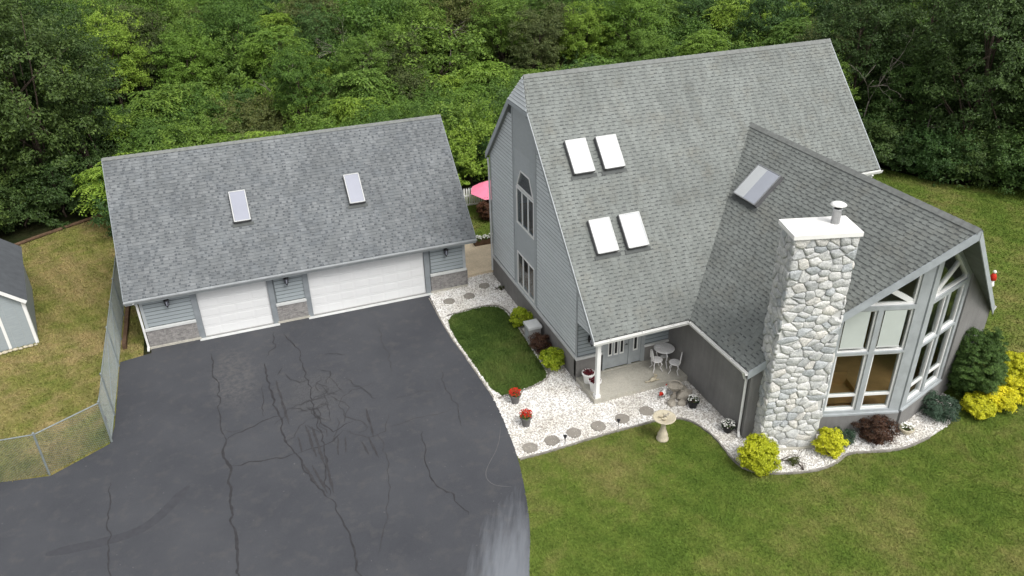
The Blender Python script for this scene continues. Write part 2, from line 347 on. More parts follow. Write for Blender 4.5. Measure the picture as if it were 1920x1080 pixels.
def smooth_poly(pts, it=2, closed=True):
    for _ in range(it):
        q = []; n = len(pts)
        for i in range(n if closed else n - 1):
            a, b = pts[i], pts[(i + 1) % n]
            q += [(.75 * a[0] + .25 * b[0], .75 * a[1] + .25 * b[1]), (.25 * a[0] + .75 * b[0], .25 * a[1] + .75 * b[1])]
        pts = q if closed else [pts[0]] + q + [pts[-1]]
    return pts
def sheet(name, poly, z, mat):
    o = MB().add([(x, y, z) for x, y in poly], [tuple(range(len(poly)))]).build(name, mat); o['kind'] = 'structure'; return o

# ================================================================== THE SETTING
GW, GD = 13.067, 8.39
drive_right = [(11.3, -0.32), (11.17, -3.49), (11.32, -5.78), (11.43, -8.16), (11.3, -9.86), (11.09, -11.49), (10.77, -12.9), (10.36, -14.35), (9.68, -15.92), (8.9, -18), (7.6, -21), (6, -24)]
drive_left = [(-10, -24), (-14, -14), (-13.5, -7.4), (-9, -6.2), (-6, -6.35), (-4.32, -6.41), (-2.86, -6.69), (-1.2, -5.72), (-1.1, -4.78), (-1.13, -0.62), (0.0, -0.4)]
DRIVE = smooth_poly(drive_right, 1, False) + drive_left + [(0.0, -0.02), (11.5, -0.02)]
ISLAND = smooth_poly([(11.5, -2.24), (12.52, -2.11), (13.35, -2.08), (13.82, -2.41), (13.92, -3.17), (13.91, -4.42), (13.83, -6.04), (13.79, -7.19), (13.72, -7.75), (13.25, -8.0), (12.33, -8.19), (11.56, -8.22), (11.42, -5.8), (11.3, -3.5)], 1)
lawn_edge = [(11.12, -11.55), (12.13, -11.58), (13.48, -11.51), (14.47, -11.48), (15.46, -11.5), (16.18, -11.49), (16.82, -11.63), (17.2, -12.03), (17.38, -12.7), (17.4, -13.28), (17.31, -14.07), (17.4, -14.65), (17.94, -15.06), (18.88, -15.39), (19.65, -15.52), (20.37, -15.42), (20.8, -15.2), (21.68, -15.47), (22.51, -15.73), (23.79, -15.6), (25.0, -15.3)]
bed_back = [(26.0, -14.6), (26.2, -13.5), (23.1, -13.4), (19, -12.2), (18.4, -9.0), (14.6, -8.0), (14.62, 0.9), (13.0, 0.9), (13.0, -0.05), (11.2, -0.05), (11.0, -3.5), (11.1, -8.2), (11.0, -9.8)]
GRAVEL = smooth_poly(lawn_edge, 1, False) + bed_back
YARD = [(-30, -12), (-30, 6), (-14, 9.5), (-7.6, 12.1), (-4.5, 14.1), (-2.4, 15.2), (-.3, 15.4), (-.3, -9), (-6, -12)]
LAWN = [(-.3, 8.3), (-.3, 11.5), (12, 10.4), (20, 9.8), (30, 9.2), (39.6, 5.2), (41.6, 0.6), (45, -1.6), (54, -5), (62, -10), (60, -34), (5, -34), (5, -23), (9, -14), (9, 0.5), (13, 1), (13, 8.3)]
WING = [(23.115, -14.655), (18.269, -13.139), (18.269, -8.4), (14.56, -8.41), (14.56, .41), (28, .41), (28, -7), (27.96, -13.139)]
GARAGE = [(0, 0), (GW, 0), (GW, GD), (0, GD)]
SHED = [(-4.28, 2.23), (-5.26, 8.05), (-8.6, 7.5), (-7.6, 1.65)]
T = MB(); n = 24
gx = np.linspace(-220, 320, n); gy = np.linspace(-160, 420, n)
T.add([(x, y, -.05 + (0 if -40 < y < 120 else .5 * math.sin(x * .03 + y * .02))) for y in gy for x in gx], [(j * n + i, j * n + i + 1, (j + 1) * n + i + 1, (j + 1) * n + i) for j in range(n - 1) for i in range(n - 1)])
o = T.build('ground', 'forest'); o['kind'] = 'structure'
lawn = sheet('lawn', LAWN, -.004, 'lawn'); yard = sheet('side_yard', YARD, -.008, 'yard')
gravel = sheet('gravel_bed', GRAVEL, .004, 'gravel'); isl = sheet('grass_island', ISLAND, .010, 'isl')
drive = sheet('driveway', DRIVE, .016, 'asphalt')
def ribbon(mb, pts, wdt, z, rng, jit=.03, step=.12, taper=True, wv=(.5, 1.3)):
    P = []; 
    for a, b in zip(pts[:-1], pts[1:]):
        a, b = np.array(a), np.array(b); k = max(1, int(np.linalg.norm(b - a) / step)); P += [a + (b - a) * i / k for i in range(k)]
    P.append(np.array(pts[-1])); P = np.array(P); nn = len(P)
    j = rng.normal(0, jit, (nn, 2)); j[1:-1] = (j[:-2] + 2 * j[1:-1] + j[2:]) / 4; j[0] = j[-1] = 0; P = P + j
    d = np.gradient(P, axis=0); d /= np.maximum(np.linalg.norm(d, axis=1), 1e-6)[:, None]; nrm = np.stack([-d[:, 1], d[:, 0]], 1)
    ww = wdt * .5 * rng.uniform(*wv, nn)
    if taper: ww *= np.clip(np.minimum(np.arange(nn), np.arange(nn)[::-1]) / 4 + .25, 0, 1)
    L = P + nrm * ww[:, None]; Rr = P - nrm * ww[:, None]
    mb.add([(x, y, z) for x, y in L] + [(x, y, z) for x, y in Rr], [(i, nn + i, nn + i + 1, i + 1) for i in range(nn - 1)])
CRACKS = [(.085, [(2.17, -1.34), (2.2, -2.75), (2.35, -3.51), (2.27, -5.89), (2.39, -6.81)]), (.13, [(2.39, -6.81), (2.31, -7.6), (2.42, -8.43), (2.42, -9.66), (2.4, -11.22), (2.43, -12.25), (2.41, -13.0), (2.38, -13.89)]),
 (.09, [(2.42, -8.37), (3.09, -8.45), (3.72, -8.55), (4.52, -8.57)]), (.08, [(2.46, -6.98), (3.06, -6.65), (3.76, -6.42), (4.2, -6.37)]), (.05, [(2.29, -6.41), (2.65, -6.63), (2.98, -6.65)]),
 (.11, [(4.06, -2.88), (4.09, -4.05), (4.13, -5.41), (4.25, -6.7), (4.22, -7.7), (4.52, -8.57), (4.71, -9.62), (4.92, -10.32), (5.19, -11.02)]), (.08, [(5.19, -11.02), (5.42, -11.9), (5.47, -12.66), (5.49, -13.48), (5.45, -14.22), (5.43, -14.84)]),
 (.07, [(5.0, -1.01), (5.38, -2.38), (5.42, -3.9), (5.47, -5.47), (5.4, -6.56), (5.44, -7.48), (5.39, -8.86), (5.21, -9.95), (5.21, -10.91)]), (.08, [(5.4, -6.56), (5.46, -7.34), (5.81, -7.85), (6.54, -7.63)]),
 (.05, [(7.67, -5.71), (6.59, -5.93), (6.24, -6.59), (6.35, -7.25), (6.64, -7.6)]), (.05, [(6.13, -7.98), (6.77, -8.67), (7.4, -8.57), (7.78, -7.69)]), (.08, [(4.56, -8.59), (5.27, -8.54), (5.8, -8.41), (6.13, -7.98)]),
 (.045, [(7.21, -8.64), (7.22, -9.74), (7.09, -10.83), (6.8, -11.9), (6.43, -12.84), (6.06, -13.7)]), (.07, [(8.6, -9.06), (8.34, -10.33), (8.27, -11.19), (8.33, -11.82), (8.65, -12.13), (8.76, -12.8), (8.86, -13.23)]),
 (.045, [(8.69, -1.93), (8.55, -3.51), (8.58, -4.66), (8.38, -5.3)]), (.05, [(10.16, -5.86), (9.97, -7.16), (10.09, -8.02), (9.91, -9.31)]), (.045, [(7.7, -8.4), (8.53, -8.3), (9.24, -8.37), (9.84, -8.23)]),
 (.07, [(-1.07, -7.77), (-1.02, -9.3), (-0.95, -10.49), (-0.81, -11.71), (-0.72, -12.82)]), (.06, [(3.88, -4.31), (3.74, -5.25), (3.74, -6.19)]), (.04, [(1.75, -7.58), (2.03, -7.6), (2.35, -7.62)]),
 (.06, [(4.63, -0.65), (4.62, -1.67), (4.15, -2.45)]), (.07, [(4.43, -3.85), (4.67, -3.41)]), (.04, [(6.16, -4.65), (6.4, -5.44), (6.59, -5.93)]), (.03, [(7.95, -6.98), (8.9, -6.89), (9.86, -6.87)])]
for i, (wd, pts) in enumerate(CRACKS):
    mb = MB(); ribbon(mb, pts, wd * .6, .0205 + .0004 * (i % 8), RNG, .06); mb.build('sealed_crack', 'crack' if wd > .055 else 'streak', drive)
for i, (a, b) in enumerate([((4.67, -7.74), (4.69, -8.57)), ((4.62, -9.07), (4.97, -10.46)), ((4.91, -9.32), (5.16, -10.77)), ((5.35, -9.11), (5.34, -10.85)), ((5.91, -8.25), (5.78, -9.15)), ((6.15, -8.34), (6.02, -9.12)), ((6.86, -8.64), (6.96, -9.76)), ((5.19, -7.38), (5.29, -9.47)), ((4.35, -4.16), (4.48, -6.94)), ((7.09, -7.1), (7.02, -8.7)), ((5.0, -7.2), (5.1, -9.0)), ((6.6, -8.8), (6.7, -9.5))]):
    mb = MB(); ribbon(mb, [a, b], .08, .0245 + .0003 * i, RNG, .015); mb.build('tar_streak', 'streak', drive)
rc = np.random.default_rng(5)
for i in range(26):      # fine web of cracks where the surface has broken up
    p = np.array((5.7, -5.6)) + rc.normal(0, 1, 2) * (.75, 1.0); a = rc.uniform(0, 6.28); pts = [tuple(p)]
    for _ in range(int(rc.integers(3, 7))): a += rc.normal(0, .7); p = p + np.array((math.cos(a), math.sin(a))) * rc.uniform(.15, .38); pts.append(tuple(p))
    mb = MB(); ribbon(mb, pts, .026, .0285 + .0003 * i, RNG, .015, .08); mb.build('hairline_crack', 'streak', drive)
mb = MB(); ribbon(mb, smooth_poly([(-2.6, -10.2), (-1.43, -10.3), (-0.35, -10.32), (0.34, -9.96), (1.22, -8.82)], 2, False), .34, .0195, RNG, .004, wv=(.95, 1.0)); mb.build('tyre_mark', 'scuff', drive)
mb = MB(); ribbon(mb, smooth_poly([(11.12, -9.8), (10.68, -10.75), (10.01, -11.52), (9.82, -11.94), (9.97, -12.37), (10.46, -12.62)], 2, False), .02, .0195, RNG, .005); mb.build('pale_scratch', 'pale_line', drive)

# marble chips, grass blades
def scatter(poly, dens, excl=(), rng=RNG):
    a = np.array(poly); lo, hi = a.min(0), a.max(0); N = int(np.prod(hi - lo) * dens)
    P = rng.uniform(lo, hi, (N, 2)); k = inside(poly, P)
    for e in excl: k &= ~inside(e, P)
    return P[k]
P = scatter(GRAVEL, 560, [DRIVE, ISLAND, WING])
N = len(P); s = RNG.uniform(.014, .036, N)
ov = np.array([(1, 0, 0), (-1, 0, 0), (0, 1, 0), (0, -1, 0), (0, 0, 1), (0, 0, -.4)]); of = np.array([(0, 2, 4), (2, 1, 4), (1, 3, 4), (3, 0, 4), (2, 0, 5), (1, 2, 5), (3, 1, 5), (0, 3, 5)])
th = RNG.uniform(0, 6.28, N); sc = np.stack([s * RNG.uniform(.8, 1.5, N), s * RNG.uniform(.7, 1.1, N), s * RNG.uniform(.5, 1.0, N)], 1)
W = ov[None] * sc[:, None]; W = W + RNG.normal(0, .15, W.shape) * s[:, None, None]
cs, sn = np.cos(th)[:, None], np.sin(th)[:, None]
W = np.stack([W[..., 0] * cs - W[..., 1] * sn, W[..., 0] * sn + W[..., 1] * cs, W[..., 2]], 2)
W[..., 0] += P[:, 0, None]; W[..., 1] += P[:, 1, None]; W[..., 2] += .01 + RNG.uniform(0, .012, N)[:, None]
o = bpy.data.objects.new('marble_chips', np_mesh('marble_chips', W.reshape(-1, 3), (of[None] + (np.arange(N) * 6)[:, None, None]).reshape(-1, 3), ['chips'])); C.objects.link(o)
tag(o, 'loose white marble chips covering the planting beds and path', 'gravel', kind='stuff')
def blades(name, poly, dens, excl, mat, label, h=(.035, .08), wd=.016, zb=0):
    P = scatter(poly, dens, excl); N = len(P); th = RNG.uniform(0, 6.28, N); hh = RNG.uniform(*h, N); ww = RNG.uniform(.6, 1.3, N) * wd
    dx, dy = np.cos(th) * ww, np.sin(th) * ww; V = np.zeros((N, 3, 3)); V[:, 0, :2] = P - np.stack([dx, dy], 1); V[:, 1, :2] = P + np.stack([dx, dy], 1)
    V[:, 2, :2] = P + RNG.normal(0, .035, (N, 2)); V[:, 2, 2] = hh; V[..., 2] += zb
    o = bpy.data.objects.new(name, np_mesh(name, V.reshape(-1, 3), np.arange(N * 3).reshape(-1, 3), [mat])); C.objects.link(o)
    return tag(o, label, 'grass', kind='stuff')
GREEN_NEAR = [(9, -23), (9, -11), (18, -11), (26, -13), (34, -16), (34, -34), (14, -34)]
blades('lawn_grass', GREEN_NEAR, 900, [GRAVEL, DRIVE, WING], 'lawn_b', 'mown green lawn grass around the stone chimney and bay', wd=.014, h=(.025, .055))
blades('lawn_grass', [(26, -13), (28.1, -7), (28.1, .5), (24, 3), (24, 9), (39.4, 5), (41.4, .5), (46, -2.2), (54, -5.5), (54, -20), (34, -16)], 260, [GRAVEL, DRIVE, WING], 'lawn_b', 'mown green lawn grass running from the bay wall to the dark trees', wd=.026)
blades('lawn_grass', [(13, 3.6), (13, 9.6), (20, 9.6), (20, .4), (14.6, .4), (15.6, 3.6)], 260, [WING], 'lawn_b', 'shaded grass behind the concrete pad by the picket fence', wd=.024)
blades('island_grass', ISLAND, 1300, [], 'isl_b', 'dark green clipped grass island between driveway and gable wall', wd=.016, zb=.01)
blades('yard_grass', YARD, 330, [DRIVE, GARAGE, SHED], 'yard_b', 'dry yellowish grass of the fenced side yard round the shed', wd=.022)

# ================================================================== BUILDINGS
def piece_template(a, b, dash):
    # local u (0..1 along the course), t (0..1 down the slope), h in metres
    V = []; F = []; mi = []
    def q(pts, m=0):
        k = len(V); V.extend(pts); F.append((k, k + 1, k + 2, k + 3)); mi.append(m)
    q([(0, -.2, .001), (0, 1, .009), (1, 1, .009), (1, -.2, .001)]); q([(0, 1, .009), (0, 1, -.004), (1, 1, -.004), (1, 1, .009)])
    k = len(V); V.extend([(a, .0, .006), (a, 1.0, .022), (b, 1.0, .022), (b, .0, .006), (a, 1.0, .008), (b, 1.0, .008), (a, .0, .001), (b, .0, .001)])
    F.extend([(k, k + 1, k + 2, k + 3), (k + 1, k + 4, k + 5, k + 2), (k, k + 6, k + 4, k + 1), (k + 3, k + 2, k + 5, k + 7)]); mi.extend([0] * 4)
    d0, d1, t0 = dash
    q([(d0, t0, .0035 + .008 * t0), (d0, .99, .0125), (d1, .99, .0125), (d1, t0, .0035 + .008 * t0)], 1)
    return np.array(V, float), np.array(F), mi
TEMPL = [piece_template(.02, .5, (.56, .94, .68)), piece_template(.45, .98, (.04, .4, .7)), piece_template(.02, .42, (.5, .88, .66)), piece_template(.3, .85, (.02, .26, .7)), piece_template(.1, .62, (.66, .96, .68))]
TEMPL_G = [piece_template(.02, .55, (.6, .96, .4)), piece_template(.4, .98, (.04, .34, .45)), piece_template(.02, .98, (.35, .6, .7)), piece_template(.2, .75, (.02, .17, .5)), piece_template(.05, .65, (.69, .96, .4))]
TM = {}
def tmesh(key, T, mats):
    if key not in TM: TM[key] = np_mesh('shingle', T[0], T[1], mats, T[2])
    return TM[key]
def shingles(planes, parent, T, mats, key, limit=300, width=.33, ex=.14):
    """planes: (P0, eu, ed, n, tmax, seg(t)->[(u0,u1)]); nearest pieces become objects, the rest one joined part."""
    items = []
    for P0, eu, ed, nn, tmax, seg in planes:
        P0, eu, ed, nn = (np.array(q, float) for q in (P0, eu, ed, nn)); rows = int(tmax / ex); exx = tmax / rows
        for r in range(rows):
            for a, b in seg((r + .5) * exx):
                if b - a < .1: continue
                u = a - random.random() * width * .8; first = True
                while u < b:
                    ww = width * random.uniform(.8, 1.2); lo, hi = max(u, a), min(u + ww, b)
                    if hi - lo > .06:
                        edge = lo == a or hi == b
                        c = P0 + eu * (lo + hi) / 2 + ed * (r + .5) * exx
                        items.append((float(np.linalg.norm(c - np.array(CAM))) + (1000 if edge else 0), lo, hi, r * exx, exx, random.randrange(len(T)), P0, eu, ed, nn))
                    u += ww
    items.sort(key=lambda q: q[0])
    VV = []; FF = []; MI = []; off = 0
    for i, (_, lo, hi, t0, exx, k, P0, eu, ed, nn) in enumerate(items):
        if i < limit:
            o = bpy.data.objects.new('shingle', tmesh((key, k), T[k], mats)); C.objects.link(o)
            mt = Matrix(((*(eu * (hi - lo)),), (*(ed * exx),), (*nn,))).transposed().to_4x4(); mt.translation = Vector(P0 + eu * lo + ed * t0)
            fix_child(o, parent); o.matrix_basis = mt
        else:
            V = T[k][0]; VV.append(P0 + np.outer(lo + V[:, 0] * (hi - lo), eu) + np.outer(t0 + V[:, 1] * exx, ed) + np.outer(V[:, 2], nn)); FF.append(T[k][1] + off); MI += T[k][2]; off += len(V)
    o = bpy.data.objects.new('shingle_field', np_mesh('shingle_field', np.concatenate(VV), np.concatenate(FF), mats, MI)); C.objects.link(o); fix_child(o, parent); o['kind'] = 'stuff'
def ridge_caps(a, b, parent, dz=.05, wd=.17, slope=1.0, step=.22):
    a, b = Vector(a), Vector(b); L = (b - a).length; d = (b - a) / L; s = Vector((-d.y, d.x, 0)); mb = MB(); k = int(L / step)
    for i in range(k):
        p = a + d * (i * L / k); q = a + d * ((i + 1.12) * L / k); up = Vector((0, 0, dz)); lift = Vector((0, 0, .012))
        mb.add([p + up, q + up + lift, p + up + s * wd - Vector((0, 0, wd * slope)), q + up + lift + s * wd - Vector((0, 0, wd * slope)), p + up - s * wd - Vector((0, 0, wd * slope)), q + up + lift - s * wd - Vector((0, 0, wd * slope))],
               [(0, 1, 3, 2), (0, 4, 5, 1), (1, 5, 3)])
    return mb.build('ridge_cap', 'cap', parent)
def boards(parent, P, z0, z1, ext, mat, ex=.14, h=.0):
    """one lap board for each course on plane P=(O,eu,ev,n); ext(z)->list of (u0,u1)"""
    O, eu, ev, en = (Vector(q) for q in P); k = max(1, round((z1 - z0) / ex)); e = (z1 - z0) / k
    for i in range(k):
        za, zb = z0 + i * e, z0 + (i + 1) * e
        for (a0, b0), (a1, b1) in zip(ext(za + .002), ext(zb - .002)):
            if b0 - a0 < .04: continue
            if b1 - a1 < .01: a1 = b1 = max(a0, min(b0, (a1 + b1) / 2)); b1 += .01
            zl = za + .034; zh = zb + .003
            pts = [O + eu * a0 + ev * zl + en * (h + .014), O + eu * b0 + ev * zl + en * (h + .014), O + eu * b1 + ev * zh + en * (h + .012), O + eu * a1 + ev * zh + en * (h + .012),
                   O + eu * a0 + ev * zl + en * h, O + eu * b0 + ev * zl + en * h, O + eu * b1 + ev * zh + en * (h - .002), O + eu * a1 + ev * zh + en * (h - .002)]
            MB().add(pts, [(0, 1, 2, 3), (4, 7, 6, 5), (0, 4, 5, 1), (1, 5, 6, 2), (2, 6, 7, 3), (3, 7, 4, 0)]).build('siding_board', mat, parent)
def gutter(parent, a, b, out, mat='white', hang=.11):
    a, b, out = Vector(a), Vector(b), Vector(out); up = Vector((0, 0, 1)); pr = [(0, 0), (0, -hang), (.09, -hang), (.13, -.01), (.13, .012), (.118, .012), (.115, -.01), (.085, -hang + .012), (.012, -hang + .012), (.012, 0)]
    d = (b - a); L = d.length
    mb = MB(); n = len(pr); mb.add([p + out * u + up * v for p in (a, b) for u, v in pr], [(i, (i + 1) % n, n + (i + 1) % n, n + i) for i in range(n)] + [tuple(range(n))[::-1], tuple(range(n, 2 * n))])
    g = mb.build('gutter', mat, parent)
    k = int(L / 1.2)
    for i in range(k): 
        p = a + d * ((i + .5) / k); MB().tube([p + up * .01, p + out * .12 + up * .015], .012, 5).build('gutter_hanger', mat, g)
    return g
def downspout(parent, pts, mat='white'):
    return MB().tube(pts, .045, 6).build('downspout', mat, parent)
def skylight(parent, P, u0, u1, v0, v1, mats, split=None):
    """P=(point, eu, ev(down), n)"""
    cu, cv = (u0 + u1) / 2, (v0 + v1) / 2
    mb = MB(); t = .05
    for a in ((u0 - .02, u0 + t, v0, v1), (u1 - t, u1 + .02, v0, v1), (u0 + t, u1 - t, v0 - .02, v0 + t), (u0 + t, u1 - t, v1 - t, v1 + .02)): mb.obox(P, *a, -.02, .175)
    sk = mb.build('skylight', 'skyl_frame', parent)
    if split is None: MB().obox(P, u0 + .03, u1 - .03, v0 + .03, v1 - .03, .13, .2).build('pane', mats[0], sk)
    else:
        um = u0 + (u1 - u0) * split
        MB().obox(P, u0 + .03, um, v0 + .03, v1 - .03, .13, .196).build('pane', mats[0], sk); MB().obox(P, um, u1 - .03, v0 + .03, v1 - .03, .13, .194).build('pane', mats[1], sk)
    bar = MB()
    for a in ((u0 - .005, u0 + .025, v0, v1), (u1 - .025, u1 + .005, v0, v1), (u0 + .025, u1 - .025, v0 - .005, v0 + .025), (u0 + .025, u1 - .025, v1 - .025, v1 + .005)): bar.obox(P, *a, .175, .207)
    bar.build('rim', 'trim_l' if split is None else 'steel', sk)
    MB().obox(P, u0 - .1, u1 + .1, v1 + .02, v1 + .16, .022, .034).build('flashing', 'shingle_dash', sk)
    return sk
def glazed(parent, P, poly, mat='white', fw=.06, hin=-.06, hout=.035, bars=(), glass='glass', back=None):
    """window: frame round a convex polygon, its pane, and bars given as ((u,v),(u,v),width)"""
    cx = sum(p[0] for p in poly) / len(poly); cy = sum(p[1] for p in poly) / len(poly); n = len(poly)
    area = sum(poly[i][0] * poly[(i + 1) % n][1] - poly[(i + 1) % n][0] * poly[i][1] for i in range(n))
    if area < 0: poly = poly[::-1]
    def inset(d):
        L = []
        for i in range(n):
            (x0, y0), (x1, y1) = poly[i], poly[(i + 1) % n]; l = math.hypot(x1 - x0, y1 - y0); L.append((x0 - (y1 - y0) / l * d, y0 + (x1 - x0) / l * d, x1 - x0, y1 - y0))
        out = []
        for i in range(n):
            x0, y0, a0, b0 = L[i - 1]; x1, y1, a1, b1 = L[i]; den = a0 * b1 - b0 * a1; tt = ((x1 - x0) * b1 - (y1 - y0) * a1) / den; out.append((x0 + a0 * tt, y0 + b0 * tt))
        return out
    inn = inset(fw); mb = MB()
    for i in range(n): j = (i + 1) % n; mb.prism([poly[i], poly[j], inn[j], inn[i]], *P, hin, hout)
    wdw = mb.build('window', mat, parent)
    MB().prism(inset(fw * .6), *P, hin * .4, hin * .4 + .012).build('pane', glass, wdw)
    for (a, b, bw) in bars:
        l = math.hypot(b[0] - a[0], b[1] - a[1]); nx, ny = -(b[1] - a[1]) / l * bw / 2, (b[0] - a[0]) / l * bw / 2
        MB().prism([(a[0] - nx, a[1] - ny), (b[0] - nx, b[1] - ny), (b[0] + nx, b[1] + ny), (a[0] + nx, a[1] + ny)], *P, hin * .8, hout - .004).build('mullion', mat, wdw)
    return wdw
def lantern(x, y, z, out, label):
    t = thing('wall_lantern', label, 'lantern', (x, y, z)); o = Vector(out); s = Vector((-o.y, o.x, 0)); c = o * .13; k = .045
    MB().prism([(-.05, -.1), (.05, -.1), (.05, .1), (-.05, .1)], (0, 0, 0), s, (0, 0, 1), o, -.01, .02).build('back_plate', 'black', t, local=True)
    MB().tube([o * .01 + Vector((0, 0, .07)), o * .07 + Vector((0, 0, .16)), c + Vector((0, 0, .14))], .012, 6).build('arm', 'black', t, local=True)
    MB().lathe([(.01, .16), (.035, .12), (.085, .075), (.08, .065)], c, 8).build('cap', 'black', t, local=True)
    MB().lathe([(.06, .066), (.045, -.10)], c, 6).build('glass', 'skyl_pale', t, local=True)
    MB().lathe([(.055, -.10), (.03, -.13), (.008, -.19)], c, 6).build('finial', 'black', t, local=True)
    for q in range(6):
        a = q * math.pi / 3; d = Vector((math.cos(a), math.sin(a), 0)); MB().tube([c + d * .064 + Vector((0, 0, .068)), c + d * .05 + Vector((0, 0, -.1))], .01, 4).build('cage_bar', 'black', t, local=True)
    t.scale = (1.3, 1.3, 1.3)
    return t

# ------------------------------------------------------------------ GARAGE
g = thing('garage', 'detached two-door garage with blue-grey shingle roof and two skylights', 'garage', (6.5, 4.2, 0))
GHE, GHR, GE, GO = 2.396, 6.525, .33, .437; GS = (GHR - GHE) / (GD / 2 + GE)
PF = ((0, 0, 0), (1, 0, 0), (0, 0, 1), (0, -1, 0))      # front plane
wl = MB(); zt = 2.62
for a, b in ((0, 2.05), (4.73, 6.35), (11.23, GW)): wl.obox(PF, a, b, 0, zt, -.15, 0)
wl.obox(PF, 2.05, 4.73, 2.13, zt, -.15, 0); wl.obox(PF, 6.35, 11.23, 2.13, zt, -.15, 0)
wl.box((0, .15, 0), (.15, GD, zt)); wl.box((GW - .15, .15, 0), (GW, GD, zt)); wl.box((.15, GD - .15, 0), (GW - .15, GD, zt))
for x in (0, GW - .15): wl.prism([(0.0, zt), (GD, zt), (GD / 2, GHR - .25)], (x, 0, 0), (0, 1, 0), (0, 0, 1), (1, 0, 0), 0, .15)
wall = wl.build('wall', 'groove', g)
for a, b in ((0.0, 1.83), (4.95, 6.15), (11.47, GW)):
    boards(wall, PF, .93, 2.4, lambda z, a=a, b=b: [(a + .06, b - .0)], 'siding_g', .165)
    MB().obox(PF, a - .02 if a == 0 else a, b + (.02 if b == GW else 0), 0.10, .82, .001, .07).build('brick_base', 'brick', g)
    MB().obox(PF, a - .03 if a == 0 else a - .01, b + (.03 if b == GW else .01), .82, .915, .001, .11).build('ledge', 'trim_l', g)
    MB().obox(PF, a - .05, b + .05, -.02, .10, .002, .10).build('footing', 'concrete', g)
for x in (0, GW - .1): MB().obox(PF, x - .015 if x == 0 else x, x + .1 + (.015 if x else 0), .915, 2.4, .001, .04).build('corner_board', 'trim_g', g)
MB().box((GW + .001, -.07, 0), (GW + .07, GD, .82)).build('brick_base', 'brick', g)
boards(wall, ((GW, 0, 0), (0, 1, 0), (0, 0, 1), (1, 0, 0)), .93, 2.4, lambda z: [(0.05, GD)], 'siding_g', .165)
boards(wall, ((0, 0, 0), (0, 1, 0), (0, 0, 1), (-1, 0, 0)), .1, 2.4, lambda z: [(0.05, GD)], 'siding_g', .165)
for a, b in ((2.05, 4.73), (6.35, 11.23)):
    for u0, u1 in ((a - .22, a), (b, b + .22)): MB().obox(PF, u0, u1, 0.0, 2.35, .001, .055).build('door_jamb', 'jamb', g)
    d = MB().obox(PF, a, b, .02, 2.13, -.1, -.06).build('garage_door', 'white_d', g)
    rows, cols = 5, (4 if b - a < 3 else 8)
    for r in range(rows):
        z0 = .04 + r * 2.07 / rows; z1 = z0 + 2.07 / rows - .005
        MB().obox(PF, a + .01, b - .01, z0, z1, -.06, -.042).build('door_section', 'white_d', d)
        for q in range(cols):
            cw = (b - a) / cols; u0, u1 = a + q * cw + .03, a + (q + 1) * cw - .03; v0, v1 = z0 + .06, z1 - .06
            MB().add([Vector((u, h, v)) for u, v, h in ((u0, v0, .0415), (u1, v0, .0415), (u1, v1, .0415), (u0, v1, .0415), (u0 + .04, v0 + .015, .036), (u1 - .04, v0 + .015, .036), (u1 - .04, v1 - .015, .036), (u0 + .04, v1 - .015, .036))] , [(0, 1, 5, 4), (1, 2, 6, 5), (2, 3, 7, 6), (3, 0, 4, 7), (4, 5, 6, 7)]).build('door_panel', 'white_d', d)
    MB().obox(PF, a, b, .016, .05, -.06, .02).build('weather_strip', 'utility', d)
    MB().obox(PF, a - .22, b + .22, .0, .03, .06, .24).build('threshold', 'trim_l', g)
# roof
ln = math.hypot(1, GS); edF = (0, -1 / ln, -GS / ln); nF = (0, -GS / ln, 1 / ln); X0, X1 = -GO, GW + GO; TL = (GD / 2 + GE) * ln
rf = MB().prism([(X0, 0), (X1, 0), (X1, TL), (X0, TL)], (0, GD / 2, GHR), (1, 0, 0), edF, nF, -.14, -.004).prism([(X0, 0), (X1, 0), (X1, TL), (X0, TL)], (0, GD / 2, GHR), (1, 0, 0), (0, 1 / ln, -GS / ln), (0, GS / ln, 1 / ln), -.14, -.004).build('roof', 'shingle_g', g)
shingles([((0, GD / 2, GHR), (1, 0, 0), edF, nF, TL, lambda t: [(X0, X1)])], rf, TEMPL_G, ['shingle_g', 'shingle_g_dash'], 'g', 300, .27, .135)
ridge_caps((X0, GD / 2, GHR), (X1, GD / 2, GHR), rf, .036, .11, GS)
for x, sgn in ((X0, -1), (X1, 1)):
    for ed, nn in ((edF, nF), ((0, 1 / ln, -GS / ln), (0, GS / ln, 1 / ln))):
        MB().prism([(0, 0), (TL, 0), (TL, -.2), (0, -.2)], (x, GD / 2, GHR), ed, nn, (sgn, 0, 0), .002, .03).build('rake_board', 'jamb', rf)
eaveP = Vector((0, GD / 2, GHR)) + Vector(edF) * TL
MB().box((X0, eaveP.y - .024, eaveP.z - .2), (X1, eaveP.y - .002, eaveP.z - .01)).build('fascia', 'trim_g', rf)
MB().box((X0 + .02, eaveP.y, eaveP.z - .2), (X1 - .02, .0, eaveP.z - .17)).build('soffit', 'trim_g', rf)
gutter(g, (X0 - .02, eaveP.y - .026, eaveP.z - .005), (X1 + .02, eaveP.y - .026, eaveP.z - .005), (0, -1, 0), 'eave_g', .085)
downspout(g, [(-.14, eaveP.y - .08, eaveP.z - .1), (-.13, -.2, eaveP.z - .22), (-.09, -.06, 2.0), (-.09, -.06, .14), (-.1, -.3, .06)])
PG = ((0, GD / 2, GHR), (1, 0, 0), edF, nF)
for xa in (4.0, 8.64): skylight(rf, PG, xa, xa + .63, (GD / 2 - 2.46) * ln, (GD / 2 - 1.47) * ln, ('skyl_pale',))
lantern(.98, -.03, 1.98, (0, -1, 0), 'black wall lantern left of the single garage door by the fence')
lantern(5.5, -.03, 1.98, (0, -1, 0), 'black wall lantern on the pier between the two garage doors')
lantern(12.2, -.03, 1.94, (0, -1, 0), 'black wall lantern beside the double garage door near the concrete pad')

